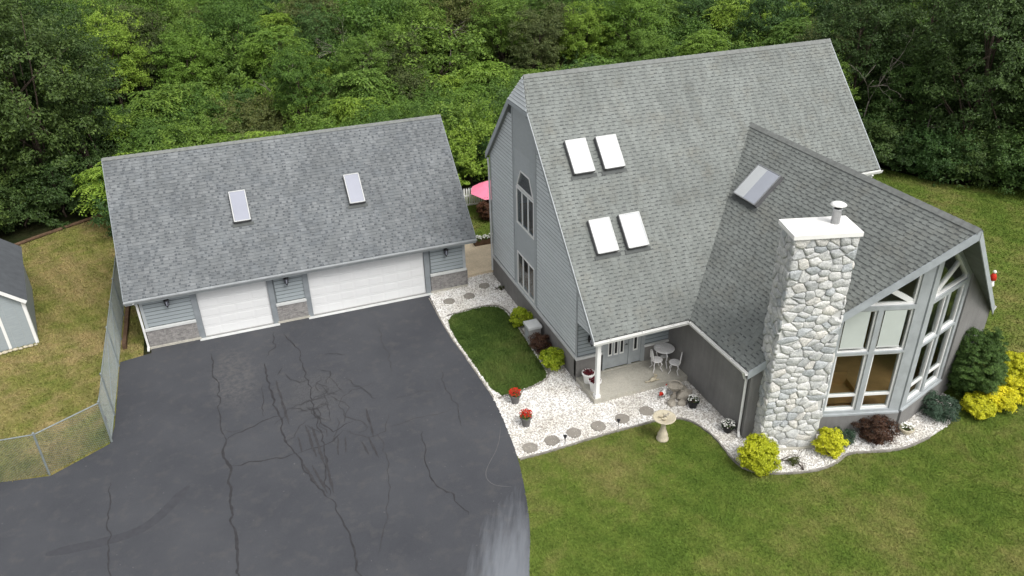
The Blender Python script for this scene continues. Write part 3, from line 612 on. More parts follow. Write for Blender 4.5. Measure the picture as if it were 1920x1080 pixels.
# ------------------------------------------------------------------ HOUSE
HX, HY = 14.558, -8.41; VR, ZR, SL = -3.23, 9.872, 1.058; XL, XR = 14.42, 28.08; VE, VE2 = -10.0, -7.2
UA, VA, ZW = 23.115, -5.35, 7.63; SW, HW = .9726, 5.059; BY, EY = -15.777, -13.33
rz = lambda y: ZR - SL * abs(VR - y)
h = thing('house', 'grey house with steep shingle roof, angled prow window wing and stone chimney', 'house', (20, -5, 0))
PGb = ((HX, 0, 0), (0, 1, 0), (0, 0, 1), (-1, 0, 0))     # gable plane, u = y
def gext(z, lo, hi):     # gable extent in y at height z inside lo..hi, under the roof
    d = (ZR - .16 - z) / SL; return max(lo, VR - d), min(hi, VR + d)
PA, PB = -4.66, -2.32    # smooth panel between
ZB = 1.02
gw = MB()
zc = rz(PA) - .14; zd = rz(PB) - .14; zq = rz(.41) - .16
gw.prism([(-8.41, ZB), (PA, ZB), (PA, zc), (-8.41, rz(-8.41) - .16)], *PGb, -.15, 0)
gw.prism([(-9.85, 2.62), (-8.41, 2.62), (-8.41, rz(-8.41) - .16), (-9.85, rz(-9.85) - .1)], *PGb, -.08, 0)
gw.prism([(PB, ZB), (.41, ZB), (.41, zq), (PB, zd)], *PGb, -.15, 0)
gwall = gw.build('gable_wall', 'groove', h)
boards(gwall, PGb, 1.08, 8.2, lambda z: [gext(z, -8.41 if z < 2.62 else -9.85, PA)], 'siding', .155)
boards(gwall, PGb, 1.08, 8.2, lambda z: [gext(z, PB, .41)], 'siding', .155)
pn = MB(); W0, W1 = -4.45, -2.62
for a in ((PA, PB, ZB, 1.14), (PA, PB, 2.68, 3.93), (PA, W0, 1.14, 2.68), (W1, PB, 1.14, 2.68), (PA, W0, 3.93, 5.52), (W1, PB, 3.93, 5.52)): pn.obox(PGb, *a, -.15, .012)
pn.prism([(PA, 5.52), (W0, 5.52), (-4.0, 6.28), (-3.1, 6.28), (W1, 5.52), (PB, 5.52), (PB, 8.55), (PA, 8.2)][:3] + [(-4.0, 7.0), (PA, 7.0)], *PGb, -.15, .012)
pn.prism([(W1, 5.52), (PB, 5.52), (PB, 7.0), (-3.1, 7.0), (-3.1, 6.28)], *PGb, -.15, .012)
pn.obox(PGb, -4.0, -3.1, 6.28, 7.0, -.15, .0118)
pn.prism([(PA, 7.0), (PB, 7.0), (PB, rz(PB) - .16), (VR, ZR - 1.2), (PA, rz(PA) - .16)], *PGb, -.15, .012)
panel = pn.build('smooth_panel', 'panel', gwall)
for i in range(1, 12):
    y = PA + i * (PB - PA) / 12
    if not (W0 < y < W1): MB().obox(PGb, y - .008, y + .008, ZB, 8.0, .012, .02).build('batten', 'panel', gwall)
for y in (PA, PB): MB().obox(PGb, y - .04, y + .04, ZB, rz(y) - .3, .012, .035).build('corner_board', 'trim_g', gwall)
glazed(h, PGb, [(W0, 3.93), (W1, 3.93), (W1, 5.5), (W0, 5.5)], 'white', .075, -.012, .03, [((W0 + 1.83 / 3, 3.95), (W0 + 1.83 / 3, 5.48), .08), ((W0 + 1.83 * 2 / 3, 3.95), (W0 + 1.83 * 2 / 3, 5.48), .08)])
glazed(h, PGb, [(W0 + .05, 5.54), (W1 - .05, 5.54), (-2.78, 5.72), (-3.1, 6.27), (-4.0, 6.27), (-4.3, 5.72)], 'white', .05, -.012, .03)
glazed(h, PGb, [(W0, 1.14), (W1, 1.14), (W1, 2.68), (W0, 2.68)], 'white', .065, -.012, .03, [((W0 + 1.83 / 3, 1.16), (W0 + 1.83 / 3, 2.66), .075), ((W0 + 1.83 * 2 / 3, 1.16), (W0 + 1.83 * 2 / 3, 2.66), .075)])
MB().obox(PGb, -8.41, .45, 0, ZB - .07, -.15, .05).obox(((HX, HY, 0), (1, 0, 0), (0, 0, 1), (0, -1, 0)), -.05, 1.0, .2, ZB - .07, -.14, .05).build('foundation', 'base', h)
MB().obox(PGb, -8.47, .5, ZB - .07, ZB + .03, -.14, .075).obox(((HX, HY, 0), (1, 0, 0), (0, 0, 1), (0, -1, 0)), -.074, 1.0, ZB - .069, ZB + .029, -.13, .075).build('sill_ledge', 'trim_l', h)
for y in (-8.41 + .05, .36): MB().obox(PGb, y - .05, y + .05, ZB + .03, rz(y) - .3 if y < -8 else zq, .0, .035).build('corner_board', 'trim_g', gwall)
# hidden shell
sh = MB(); sh.box((HX + .15, .26, 0), (28, .41, zq)); sh.prism([(-7.0, 0), (.41, 0), (.41, zq), (VR, ZR - .2), (-7.0, rz(-7.0) - .2)], (28, 0, 0), (0, 1, 0), (0, 0, 1), (-1, 0, 0), 0, .15); sh.box((26.0, -7.0, 0), (27.85, -6.85, rz(-7) - .2))
sh.box((27.81, -12.95, 0), (27.96, -7.0, 2.65))
sh.build('rear_wall', 'siding', h)
MB().box((14.72, -8.2, .25), (27.8, .2, .3)).prism([(18.45, -8.25), (18.45, -13.0), (23.115, -14.45), (27.75, -13.0), (27.75, -8.25)], (0, 0, 0), (1, 0, 0), (0, 1, 0), (0, 0, 1), .251, .301).box((14.72, -8.2, 3.3), (27.8, .2, 3.4)).build('floor', 'wood_in', h)
MB().box((18.5, -8.15, .3), (27.7, -8.05, 4.4)).build('partition', 'wall_in', h)
# porch wall and entrance
PP = ((HX, HY, 0), (1, 0, 0), (0, 0, 1), (0, -1, 0)); PW = 18.269 - HX
pw = MB(); D0, D1 = 1.05, 2.62
pw.obox(PP, 0.15, D0, .2, 3.2, -.15, 0); pw.obox(PP, D1, PW, .2, 3.2, -.15, 0); pw.obox(PP, D0, D1, 2.3, 3.2, -.15, 0)
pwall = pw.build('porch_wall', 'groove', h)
boards(pwall, PP, 1.07, 3.1, lambda z: [(.02, .96)], 'siding_g', .155); boards(pwall, PP, .93, 3.1, lambda z: [(D1 + .1, PW)], 'siding_g', .155)
MB().obox(PP, D1 + .1, PW, .2, .84, 0, .05).build('brick_base', 'base', h); MB().obox(PP, D1 + .08, PW, .84, .91, 0, .08).build('ledge', 'white', h)
fr = MB()
for a in ((D0 - .1, D0 + .04), (D0 + 1.0, D0 + 1.14), (D1 - .06, D1 + .1)): fr.obox(PP, *a, .2, 2.3, -.05, .05)
fr.obox(PP, D0 + .04, D0 + 1.0, 2.2, 2.3, -.05, .048); fr.obox(PP, D0 + 1.14, D1 - .06, 2.2, 2.3, -.05, .048)
ent = fr.build('entrance', 'trim_g', h)
MB().obox(PP, D0 - .1, D1 + .1, .2, .245, .05, .12).build('threshold', 'concrete', ent)
dr = MB().obox(PP, D0 + .045, D0 + .995, .25, 2.2, -.03, .012).build('front_door', 'trim_g', h)
for i in range(3):
    u = D0 + .17 + i * .235
    for q in ((u, u + .035, .78, 2.1), (u + .135, u + .17, .78, 2.1), (u + .035, u + .135, .78, .84), (u + .035, u + .135, 2.04, 2.1)): MB().obox(PP, *q, .012, .03).build('light_frame', 'white', dr)
    MB().obox(PP, u + .035, u + .135, .84, 2.04, .0125, .018).build('light', 'dark', dr)
MB().obox(PP, D0 + .2, D0 + .85, .34, .68, .0125, .024).build('panel', 'trim_g', dr)
MB().tube([Vector((HX + D0 + .92, HY - .012, 1.15)), Vector((HX + D0 + .92, HY - .07, 1.15)), Vector((HX + D0 + .84, HY - .075, 1.15))], .015, 6).build('handle', 'black', dr)
sd = MB().obox(PP, D0 + 1.14, D1 - .06, .25, 2.2, -.03, .010).build('sidelight', 'trim_g', h)
u = D0 + 1.19
for q in ((u, u + .04, .78, 2.1), (u + .15, u + .19, .78, 2.1), (u + .04, u + .15, .78, .84), (u + .04, u + .15, 2.04, 2.1)): MB().obox(PP, *q, .010, .03).build('light_frame', 'white', sd)
MB().obox(PP, u + .04, u + .15, .84, 2.04, .0105, .018).build('light', 'dark', sd)
lantern(HX + .47, HY - .03, 1.75, (0, -1, 0), 'small black wall lantern on the porch siding beside the front door')
MB().prism([(HX - .02, -9.91), (18.262, -9.91), (18.262, HY + .0), (HX - .02, HY)], (0, 0, 0), (1, 0, 0), (0, 1, 0), (0, 0, 1), -.02, .21).build('porch_slab', 'concrete', h)
pst = MB().box((14.62, -9.85, .21), (14.76, -9.71, 2.5)).build('porch_post', 'white', h)
MB().box((14.59, -9.88, .211), (14.79, -9.68, .33)).build('post_base', 'white', pst); MB().box((14.59, -9.88, 2.38), (14.79, -9.68, 2.499)).build('post_capital', 'white', pst)
MB().box((HX - .0, -9.84, 2.5), (18.26, -9.70, 2.72)).build('porch_beam', 'trim_g', h)
MB().box((HX + .05, -9.69, 2.66), (18.26, HY, 2.70)).build('porch_ceiling', 'trim_g', h)
# wing left wall
MB().box((18.269, -13.10, 0), (18.42, -8.41 + .0, 2.85)).build('wing_wall', 'stucco', h)
# prow walls
Q = Vector((23.115, -14.655, 0))
def prow(es, sgn):
    L = 5.0777; es = Vector(es); nrm = Vector((es.y, -es.x, 0)) * sgn
    P = (Q, es, (0, 0, 1), nrm); zu = lambda s: ZW - .928 * s - .2
    zg = lambda s: zu(s) - .22
    wb = MB().obox(P, 0, L, 0, .7, -.2, .02).build('prow_base', 'stucco', h)
    MB().obox(P, 0.0, 2.7, .7, .76, -.2, .06).build('prow_sill', 'trim_g', wb)
    MB().prism([(2.65, .7), (L, .7), (L, zu(L)), (2.65, zu(2.65))], *P, -.2, .0).build('prow_wall', 'stucco', h)
    fm = MB()
    for a, b in ((0, .33), (1.29, 1.45), (2.47, 2.65)):
        if a == 1.29: fm.obox(P, a, b, .76, 4.62, -.14, .02)
        else: fm.prism([(a, .76), (b, .76), (b, zu(b)), (a, zu(a))], *P, -.14, .02)
    for z0, z1 in ((.76, .86), (3.04, 3.12), (4.62, 4.76)):
        for a, b in ((.33, 1.29), (1.45, 2.47)): fm.obox(P, a, b, z0, z1, -.14, .0198)
    fm.obox(P, 1.29, 1.45, 4.62, 4.76, -.14, .0198)
    fm.prism([(.33, zg(.33)), (2.47, zg(2.47)), (2.47, zu(2.47)), (.33, zu(.33))], *P, -.14, .0196)
    f = fm.build('prow_frame', 'trim_g', h)
    MB().obox(P, .02, .1, .76, zu(.1), .0205, .05).build('corner_board', 'trim_g', f); MB().obox(P, .17, .25, .76, zu(.25), .0205, .035).build('corner_board', 'trim_g', f)
    for a, b in ((.33, 1.29), (1.45, 2.47)):
        glazed(h, P, [(a, .86), (b, .86), (b, 3.04), (a, 3.04)], 'white', .07, -.08, .045, [((a + .03, 1.42), (b - .03, 1.42), .09)])
        wdw = glazed(h, P, [(a, 3.12), (b, 3.12), (b, 4.62), (a, 4.62)], 'white', .06, -.08, .045)
        if sgn > 0:
            MB().obox(P, a + .22, b - .06, 3.3, 4.6, -.125, -.115).build('roller_shade', 'shade', wdw)
            MB().obox(P, a + .2, b - .04, 3.27, 3.31, -.13, -.11).build('shade_rail', 'trim_l', wdw)
    glazed(h, P, [(.33, 4.76), (2.47, 4.76), (2.47, zg(2.47)), (.33, zg(.33))], 'white', .07, -.08, .045, [((.36, 4.8), (1.72, zg(1.72) - .03), .16)])
prow((-.95438, .29861, 0), 1); prow((.95438, .29861, 0), -1)
# the room's sofa behind the prow glass
sf = thing('sofa', 'tan sofa inside the room behind the lower prow windows', 'sofa', (21.6, -12.9, .3), R(-17))
MB().box((-.95, -.4, .1), (.95, .4, .42)).build('seat', 'sofa', sf, local=True); MB().box((-.95, .28, .42), (.95, .5, .9)).build('backrest', 'sofa', sf, local=True)
for x in (-1.1, .95): MB().box((x, -.42, .05), (x + .15, .5, .62)).build('armrest', 'sofa', sf, local=True)
for x in (-1.0, .95):
    for y in (-.36, .42): MB().box((x, y, -.01), (x + .06, y + .06, .1)).build('leg', 'black', sf, local=True)

# ------------------------------------------------------------------ roofs of the house
lm = math.hypot(1, SL); edM = (0, -1 / lm, -SL / lm); nM = (0, -SL / lm, 1 / lm); edB = (0, 1 / lm, -SL / lm); nB = (0, SL / lm, 1 / lm)
HB = 1.0; TF = (VR - VE) * lm; TF2 = (VR - VE2) * lm; AX = 14.66
k_v = HW / (VA - VE)          # valley, metres of x for each metre of y
tv = (VR - VA) * lm
mainF = [(AX, 0), (XR, 0), (XR, TF2), (UA + (VA - VE2) * k_v - .3, TF2), (UA, tv + .15), (18.35, TF - .28), (18.06, TF), (XL, TF), (XL, HB * lm)]
rf = MB().prism(mainF, (0, VR, ZR), (1, 0, 0), edM, nM, -.16, -.004)
TR = (.41 + .19 - VR) * lm
rf.prism([(AX, 0), (XR, 0), (XR, TR), (XL, TR), (XL, HB * lm)], (0, VR, ZR), (1, 0, 0), edB, nB, -.16, -.004)
A_, B1, B2 = Vector((AX, VR, ZR)), Vector((XL, VR - HB, ZR - SL * HB)), Vector((XL, VR + HB, ZR - SL * HB))
roof = rf.build('main_roof', 'shingle', h)
# clipped gable: courses of shingles on the small hip
hn = (B1 - A_).cross(B2 - A_).normalized(); hn = hn if hn.x < 0 else -hn
mid = (B1 + B2) / 2
for i in range(8):
    f0, f1 = i / 8, (i + 1) / 8 - .022; p = lambda f, B: A_ + (B - A_) * f
    up0, up1 = hn * .006, hn * .035
    MB().add([p(f0, B1) + up0, p(f0, B2) + up0, p(f1, B2) + up1, p(f1, B1) + up1, p(f1, B2) - hn * .02, p(f1, B1) - hn * .02], [(0, 1, 2, 3), (3, 2, 4, 5)]).build('hip_shingle', 'siding', roof)
MB().prism([(-1.03, -.16), (1.03, -.16), (1.03, .0), (-1.03, .0)], (XL, VR, ZR - SL * HB), (0, 1, 0), (0, 0, 1), (-1, 0, 0), -.02, .02).build('hip_fascia', 'fascia', roof)
TUCK = .12
def segM(t):
    y = VR - t / lm; yv = VA - y
    lo = XL if t > HB * lm else AX + (XL - AX) * t / (HB * lm)
    if y > VA: return [(lo, XR)]
    out = [(lo, UA - yv * k_v + TUCK)]
    if y > VE2: out.append((UA + yv * k_v - TUCK, XR))
    return out
lw = math.hypot(1, SW); edW = (-1 / lw, 0, -SW / lw); nW = (-SW / lw, 0, 1 / lw); TW = HW * lw
def segW(t):
    hx = t / lw; return [(BY + hx / HW * (EY - BY), VA - hx / HW * (VA - VE) + TUCK)]
wr = MB().prism([(VA, 0), (BY, 0), (EY, TW), (VE, TW)], (UA, 0, ZW), (0, 1, 0), edW, nW, -.16, -.004)
edW2 = (1 / lw, 0, -SW / lw); nW2 = (SW / lw, 0, 1 / lw)
wr.prism([(VA, 0), (-7.05, (VA + 7.05) / (VA - VE) * HW * lw), (-7.05, TW), (EY, TW), (BY, 0)], (UA, 0, ZW), (0, 1, 0), edW2, nW2, -.16, -.004)
wroof = wr.build('wing_roof', 'shingle', h)
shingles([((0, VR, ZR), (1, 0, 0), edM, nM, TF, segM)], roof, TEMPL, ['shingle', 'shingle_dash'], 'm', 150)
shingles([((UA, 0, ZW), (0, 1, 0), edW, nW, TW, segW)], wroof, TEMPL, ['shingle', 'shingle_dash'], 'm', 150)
ridge_caps((AX, VR, ZR), (XR, VR, ZR), roof, .038, .12, SL); ridge_caps((UA, BY - .01, ZW), (UA, VA + .1, ZW), wroof, .038, .13, SW)
# rake boards
def rake(parent, a, b, depth=.3, out=None, mat='fascia', th=.035):
    a, b = Vector(a), Vector(b); d = (b - a).normalized(); hd = Vector((d.x, d.y, 0)); n = Vector(out) if out else Vector((hd.y, -hd.x, 0)).normalized()
    up = Vector((0, 0, 1)); vs = [a, b, b - up * depth, a - up * depth]; vs = [v + n * .002 for v in vs] + [v + n * th for v in vs]
    return MB().add(vs, [(3, 2, 1, 0), (4, 5, 6, 7), (0, 1, 5, 4), (1, 2, 6, 5), (2, 3, 7, 6), (3, 0, 4, 7)]).build('rake_board', mat, parent)
rake(roof, (XL, VR - HB, ZR - SL * HB), (XL, VE, rz(VE)), .2, (-1, 0, 0), 'trim_g'); rake(roof, (XL, VR + HB, ZR - SL * HB), (XL, .6, rz(.6)), .26, (-1, 0, 0)); rake(roof, (XR, VR, ZR), (XR, VE2, rz(VE2)), .22, (1, 0, 0)); rake(roof, (XR, VR, ZR), (XR, .6, rz(.6)), .22, (1, 0, 0))
B = (UA, BY, ZW); ZE = rz(VE); rn = Vector((EY - BY, HW, 0)).normalized()
ext = lambda e: (UA + (e[0] - UA) * 1.0, e[1], e[2])
rake(wroof, B, (UA - HW, EY, ZE), .30, (-rn.x, -rn.y, 0)); rake(wroof, B, (UA + HW, EY, ZE), .30, (rn.x, -rn.y, 0))
# drip edge lines
gutter(h, (XL - .03, VE - .005, ZE - .03), (18.0, VE - .005, ZE - .03), (0, -1, 0)); gutter(h, (18.05, VE - .02, ZE - .03), (18.05, EY - .02, ZE - .03), (-1, 0, 0)); gutter(h, (25.4, VE2 - .005, rz(VE2) - .03), (XR + .05, VE2 - .005, rz(VE2) - .03), (0, -1, 0))
gutter(h, (UA + HW, EY, ZE - .03), (UA + HW, -7.1, ZE - .03), (1, 0, 0))
MB().box((18.08, EY + .02, ZE - .17), (18.27, VE, ZE - .14)).build('soffit', 'trim_g', h)
downspout(h, [(17.98, -13.2, ZE - .12), (18.12, -13.12, ZE - .4), (18.2, -13.12, ZE - .5), (18.2, -13.12, .18), (18.1, -13.3, .05)]); downspout(h, [(14.47, .52, 5.6), (14.47, .42, 5.2), (14.47, .42, .3)], 'trim_l')
downspout(h, [(27.7, -7.28, 5.5), (27.7, -7.05, 5.2), (27.7, -7.05, 2.9)])
PM = ((0, VR, ZR), (1, 0, 0), edM, nM)
for xa, ya, yb in ((15.40, -5.13, -6.0), (16.58, -5.15, -6.0), (15.38, -7.2, -8.04), (16.54, -7.2, -8.05)): skylight(roof, PM, xa, xa + .78, (VR - ya) * lm, (VR - yb) * lm, ('skyl_white' if ya > -6 else 'skyl_soft',))
skylight(wroof, ((UA, 0, ZW), (0, 1, 0), edW, nW), -8.72, -7.46, (UA - 22.19) * lw, (UA - 21.23) * lw, ('skyl_grey', 'skyl_blind'), .55)

# ------------------------------------------------------------------ chimney (part of the house) built stone by stone
ca = R(-15.9); c1 = Vector((math.cos(ca), math.sin(ca), 0)); c2 = Vector((-math.sin(ca), math.cos(ca), 0)); CO = Vector((18.33, -14.05, 0)); CW, CD, CZ = 1.9, 1.07, 7.5
m_ = .065
core = MB().obox((CO, c1, c2, (0, 0, 1)), m_, CW - m_, m_, CD - .02, 0, CZ - .02)
chim = core.build('chimney', 'mortar', h)
def clip(poly, a, b, c):   # keep a*x+b*y<=c
    out = []
    for i in range(len(poly)):
        p, q = poly[i], poly[(i + 1) % len(poly)]; dp, dq = a * p[0] + b * p[1] - c, a * q[0] + b * q[1] - c
        if dp <= 0: out.append(p)
        if (dp < 0) != (dq < 0) and dp != dq: t = dp / (dp - dq); out.append((p[0] + (q[0] - p[0]) * t, p[1] + (q[1] - p[1]) * t))
    return out
def stones(P, W, H, cw, ch, bulge, rough):
    nr = max(1, round(H / ch)); S = []
    for r in range(nr):
        nc = max(1, round(W / cw * random.uniform(.8, 1.2)))
        for q in range(nc): S.append(((q + .5 + random.uniform(-.46, .46) + (.25 if r % 2 else -.25)) * W / nc, (r + .5 + random.uniform(-.55, .55)) * H / nr))
    asp = ch / cw
    for i, (x, y) in enumerate(S):
        poly = [(0, 0), (W, 0), (W, H), (0, H)]
        if not (0 < x < W): continue
        for j, (x2, y2) in enumerate(S):
            if i == j or abs(x2 - x) > 3 * cw or abs(y2 - y) > 3 * ch: continue
            a, b = (x2 - x) * asp * asp, (y2 - y); c = (asp * asp * (x2 * x2 - x * x) + (y2 * y2 - y * y)) / 2; poly = clip(poly, a, b, c)
            if len(poly) < 3: break
        if len(poly) < 3: continue
        gx_, gy_ = sum(p[0] for p in poly) / len(poly), sum(p[1] for p in poly) / len(poly)
        poly = [q_ for a_, b2_ in zip(poly, poly[1:] + poly[:1]) for q_ in ((a_[0] * .86 + b2_[0] * .14, a_[1] * .86 + b2_[1] * .14), (a_[0] * .14 + b2_[0] * .86, a_[1] * .14 + b2_[1] * .86))]; n_ = len(poly)
        O, eu, ev, en = (Vector(v) for v in P); b_ = bulge * random.uniform(.6, 1.35); tx, ty = random.uniform(-.12, .12), random.uniform(-.15, .1)
        def ring(f, hh, jit):
            R_ = []
            for u, v in poly:
                du, dv = u - gx_, v - gy_; l = math.hypot(du, dv) + 1e-6; ff = max(.2, f - .004 / l) * (1 + random.uniform(-jit, jit)); uu, vv = gx_ + du * ff, gy_ + dv * ff
                R_.append(O + eu * uu + ev * vv + en * (hh + (tx * du + ty * dv) * (hh > 0)))
            return R_
        vs = ring(1.0, -.02, 0) + ring(.97, b_ * .6, .05) + ring(.78, b_, .08); vs.append(O + eu * gx_ + ev * gy_ + en * (b_ * random.uniform(.95, 1.15)))
        fs = [(k, (k + 1) % n_, n_ + (k + 1) % n_, n_ + k) for k in range(n_)] + [(n_ + k, n_ + (k + 1) % n_, 2 * n_ + (k + 1) % n_, 2 * n_ + k) for k in range(n_)] + [(2 * n_ + k, 2 * n_ + (k + 1) % n_, 3 * n_) for k in range(n_)]
        MB().add(vs, fs).build('stone', 'stone', chim, smooth=True)
e3 = Vector((0, 0, 1))
mo = m_ - .012
stones((CO + c1 * .03 + c2 * mo, c1, e3, -c2), CW - .06, CZ - .02, .34, .235, .04, .1)
stones((CO + c2 * (CD - .02) + c1 * mo, -c2, e3, -c1), CD - .05, CZ - .02, .31, .24, .04, .1)
stones((CO + c1 * (CW - mo) + c2 * .03, c2, e3, c1), CD - .05, CZ - .02, .34, .28, .04, .1)
MB().obox((CO, c1, c2, e3), -.03, CW + .03, -.03, CD + .03, CZ - .02, CZ + .11).build('chimney_cap', 'cap_white', chim)
fl = CO + c1 * 1.42 + c2 * .66
pp = MB().lathe([(.125, CZ + .1), (.125, CZ + .52), (.14, CZ + .52), (.14, CZ + .56), (.12, CZ + .56)], fl, 16).build('flue_pipe', 'steel', chim, True)
MB().lathe([(.10, CZ + .5), (.10, CZ + .66)], fl, 16).build('flue_screen', 'black', chim); MB().lathe([(.22, CZ + .66), (.225, CZ + .675), (.15, CZ + .72), (.02, CZ + .74)], fl, 18).build('flue_cap', 'white', chim, True)
lowz = MB().obox((CO, c1, c2, e3), -.06, CW + .06, -.08, .1, 0, .06).build('chimney_footing', 'concrete', chim)

# ------------------------------------------------------------------ SHED
sh_ = thing('garden_shed', 'grey-green garden shed with white corner trim and dark shingle roof', 'shed', (-6.2, 4.7, 0))
sx = Vector((.985, .17, 0)).normalized(); sy = Vector((-sx.y, sx.x, 0)); SO = Vector((-4.28, 2.23, 0)); SWd, SDp, SH, SR = 3.4, 5.3, 2.0, 3.5
PS = (SO, -sx, e3, -sy)
MB().prism([(0, 0), (SWd, 0), (SWd, SH), (SWd / 2, SR), (0, SH)], *PS, -.1, 0).obox((SO, sy, e3, sx), .1, SDp, 0, SH, -.1, 0).obox((SO - sx * SWd, sy, e3, -sx), .1, SDp, 0, SH, -.1, 0).prism([(0, 0), (SWd, 0), (SWd, SH), (SWd / 2, SR), (0, SH)], SO + sy * SDp, -sx, e3, sy, -.1, 0).build('wall', 'siding_g', sh_)
for i in range(1, 9): u = i * .38; MB().obox(PS, u - .006, u + .006, .05, SH + .0 + min(u, SWd - u) * .85, 0, .01).build('board_joint', 'trim_g', sh_)
for a, b in ((-.02, .1), (SWd - .1, SWd + .02)): MB().obox(PS, a, b, 0, SH, .001, .03).build('corner_trim', 'white', sh_)
MB().obox((SO, sy, e3, sx), -.03, .09, 0, SH, .001, .025).build('corner_trim', 'white', sh_)
sd_ = MB().obox(PS, 1.0, 2.4, .06, 1.75, .001, .03).build('door', 'siding_g', sh_)
for a in ((.92, 1.02, .06, 1.85), (2.38, 2.48, .06, 1.85), (1.02, 2.38, 1.75, 1.85)): MB().obox(PS, *a, .002, .045).build('door_trim', 'white', sh_)
sln = math.hypot(1, (SR - SH) / (SWd / 2)); sS = (SR - SH) / (SWd / 2)
rmb = MB(); ov_ = .14
for sg in (1, -1):
    ed = sx * sg / sln - e3 * sS / sln; nn = sx * sg * sS / sln + e3 / sln; TLs = (SWd / 2 + ov_) * sln
    rmb.prism([(-.15, 0), (SDp + .15, 0), (SDp + .15, TLs), (-.15, TLs)], SO - sx * SWd / 2 + e3 * (SR + .1), sy, ed, nn, -.07, 0)
    rb = MB(); rb.prism([(0, 0), (TLs, 0), (TLs, -.13), (0, -.13)], SO - sx * SWd / 2 + e3 * (SR + .1), ed, nn, -sy, .152, .18); rb.build('rake_board', 'white', sh_)
    for r in range(12):
        rr = MB(); rr.obox((SO - sx * SWd / 2 + e3 * (SR + .1), sy, ed, nn), -.16, SDp + .16, r * TLs / 12, (r + 1) * TLs / 12 + .0, .001 + .0, .012).build('shingle_course', 'streak' if False else 'shingle_g_dash', sh_)
rmb.build('roof', 'shingle_g_dash', sh_)
for i in range(9):
    p = SO - sx * (i * .18 + .1) - sy * (.14 + .05 * random.random()); r = random.uniform(.06, .11)
    st = MB().ball((0, 0, r * .5), r, 8, 0, (1.2, .9, .6)).build('edging_rock', 'stonecast'); st.location = p; tag(st, 'pale rock in the short row along the shed front', 'rock', 'rocks along the shed front')

# ------------------------------------------------------------------ CHAIN LINK FENCE
def wires(mb, a, b, h0, h1, step=.085, r=.0042):
    a, b = Vector(a), Vector(b); L = (b - a).length; d = (b - a) / L; H = h1 - h0
    def pt(s, z): return a + d * s + Vector((0, 0, z))
    for sg in (1, -1):
        s0 = -H
        while s0 < L + H:
            s_a, z_a, s_b, z_b = (s0, h0, s0 + H, h1) if sg > 0 else (s0, h1, s0 + H, h0)
            ca_, cb_ = max(s_a, 0), min(s_b, L)
            if cb_ - ca_ > .02:
                za = z_a + (z_b - z_a) * (ca_ - s_a) / H; zb = z_a + (z_b - z_a) * (cb_ - s_a) / H; mb.tube([pt(ca_, za), pt(cb_, zb)], r, 3, caps=False)
            s0 += step
def fence(pts, hgt, label, gate=None, braces=()):
    t = thing('chain_link_fence', label, 'fence', (pts[0][0], pts[0][1], 0))
    for a, b in zip(pts[:-1], pts[1:]):
        mb = MB(); wires(mb, (*a, 0), (*b, 0), .04, hgt); o = mb.build('wire_mesh', 'galv', t); o['kind'] = 'stuff'
        MB().tube([(*a, hgt), (*b, hgt)], .022, 6).build('top_rail', 'galv', t)
    posts = []
    for a, b in zip(pts[:-1], pts[1:]):
        L = math.hypot(b[0] - a[0], b[1] - a[1]); k = max(1, round(L / 2.6))
        for i in range(k): posts.append((a[0] + (b[0] - a[0]) * i / k, a[1] + (b[1] - a[1]) * i / k))
    posts.append(pts[-1])
    for x, y in posts:
        p = MB().tube([(x, y, -.05), (x, y, hgt + .04)], .035, 8).build('post', 'galv', t); MB().ball((x, y, hgt + .05), .042, 8).build('post_cap', 'galv', p)
    for a, b in braces: MB().tube([a, b], .018, 6).build('brace', 'galv', t)
    return t
fence([(-1.14, -4.1), (-1.15, -.9), (-1.17, 3.2), (-1.22, 9.5)], 1.72, 'tall chain link fence running back beside the garage side wall', braces=[((-1.14, -4.1, .25), (-1.15, -1.5, 1.5)), ((-1.15, -1.4, .2), (-1.16, 1.6, 1.6))])
fence([(-1.14, -5.62), (-2.9, -6.6), (-4.35, -6.45), (-7.5, -6.3), (-10, -6.5)], 1.62, 'chain link fence along the driveway edge of the side yard')
gt = thing('chain_link_gate', 'narrow chain link gate at the fence corner by the driveway', 'gate', (-1.14, -4.9, 0))
MB().tube([(-1.14, -5.54, .1), (-1.14, -5.54, 1.66), (-1.14, -4.18, 1.66), (-1.14, -4.18, .1), (-1.14, -5.54, .1)], .022, 6).build('gate_frame', 'galv', gt)
mb = MB(); wires(mb, (-1.14, -5.54, 0), (-1.14, -4.18, 0), .1, 1.66); o = mb.build('wire_mesh', 'galv', gt); o['kind'] = 'stuff'
MB().box((-1.18, -5.6, .85), (-1.1, -5.5, 1.0)).build('latch', 'steel', gt)
for y, x0 in ((.3, -.98), (2.1, -.97)):
    for zz, dx in ((0.02, 0), (.14, .0)):
        tb = MB().box((-.07, 0, 0), (.07, 1.75, .12)).build('landscape_timber', 'timber'); tb.location = (x0 + dx, y, zz); tb.rotation_euler = (0, 0, R(random.uniform(-1, 1)))
        tag(tb, 'weathered brown timber of the low stack between fence and garage', 'timber', 'timbers beside the fence')
for (a, b) in (((-6.9, 12.5), (-4.6, 14.0)), ((-4.55, 14.05), (-2.3, 15.3))):
    lg = MB().tube([(*a, .07), ((a[0] + b[0]) / 2, (a[1] + b[1]) / 2, .09), (*b, .07)], .09, 8).build('border_log', 'timber'); tag(lg, 'long brown log marking the back edge of the side yard', 'log', 'logs at the yard edge')

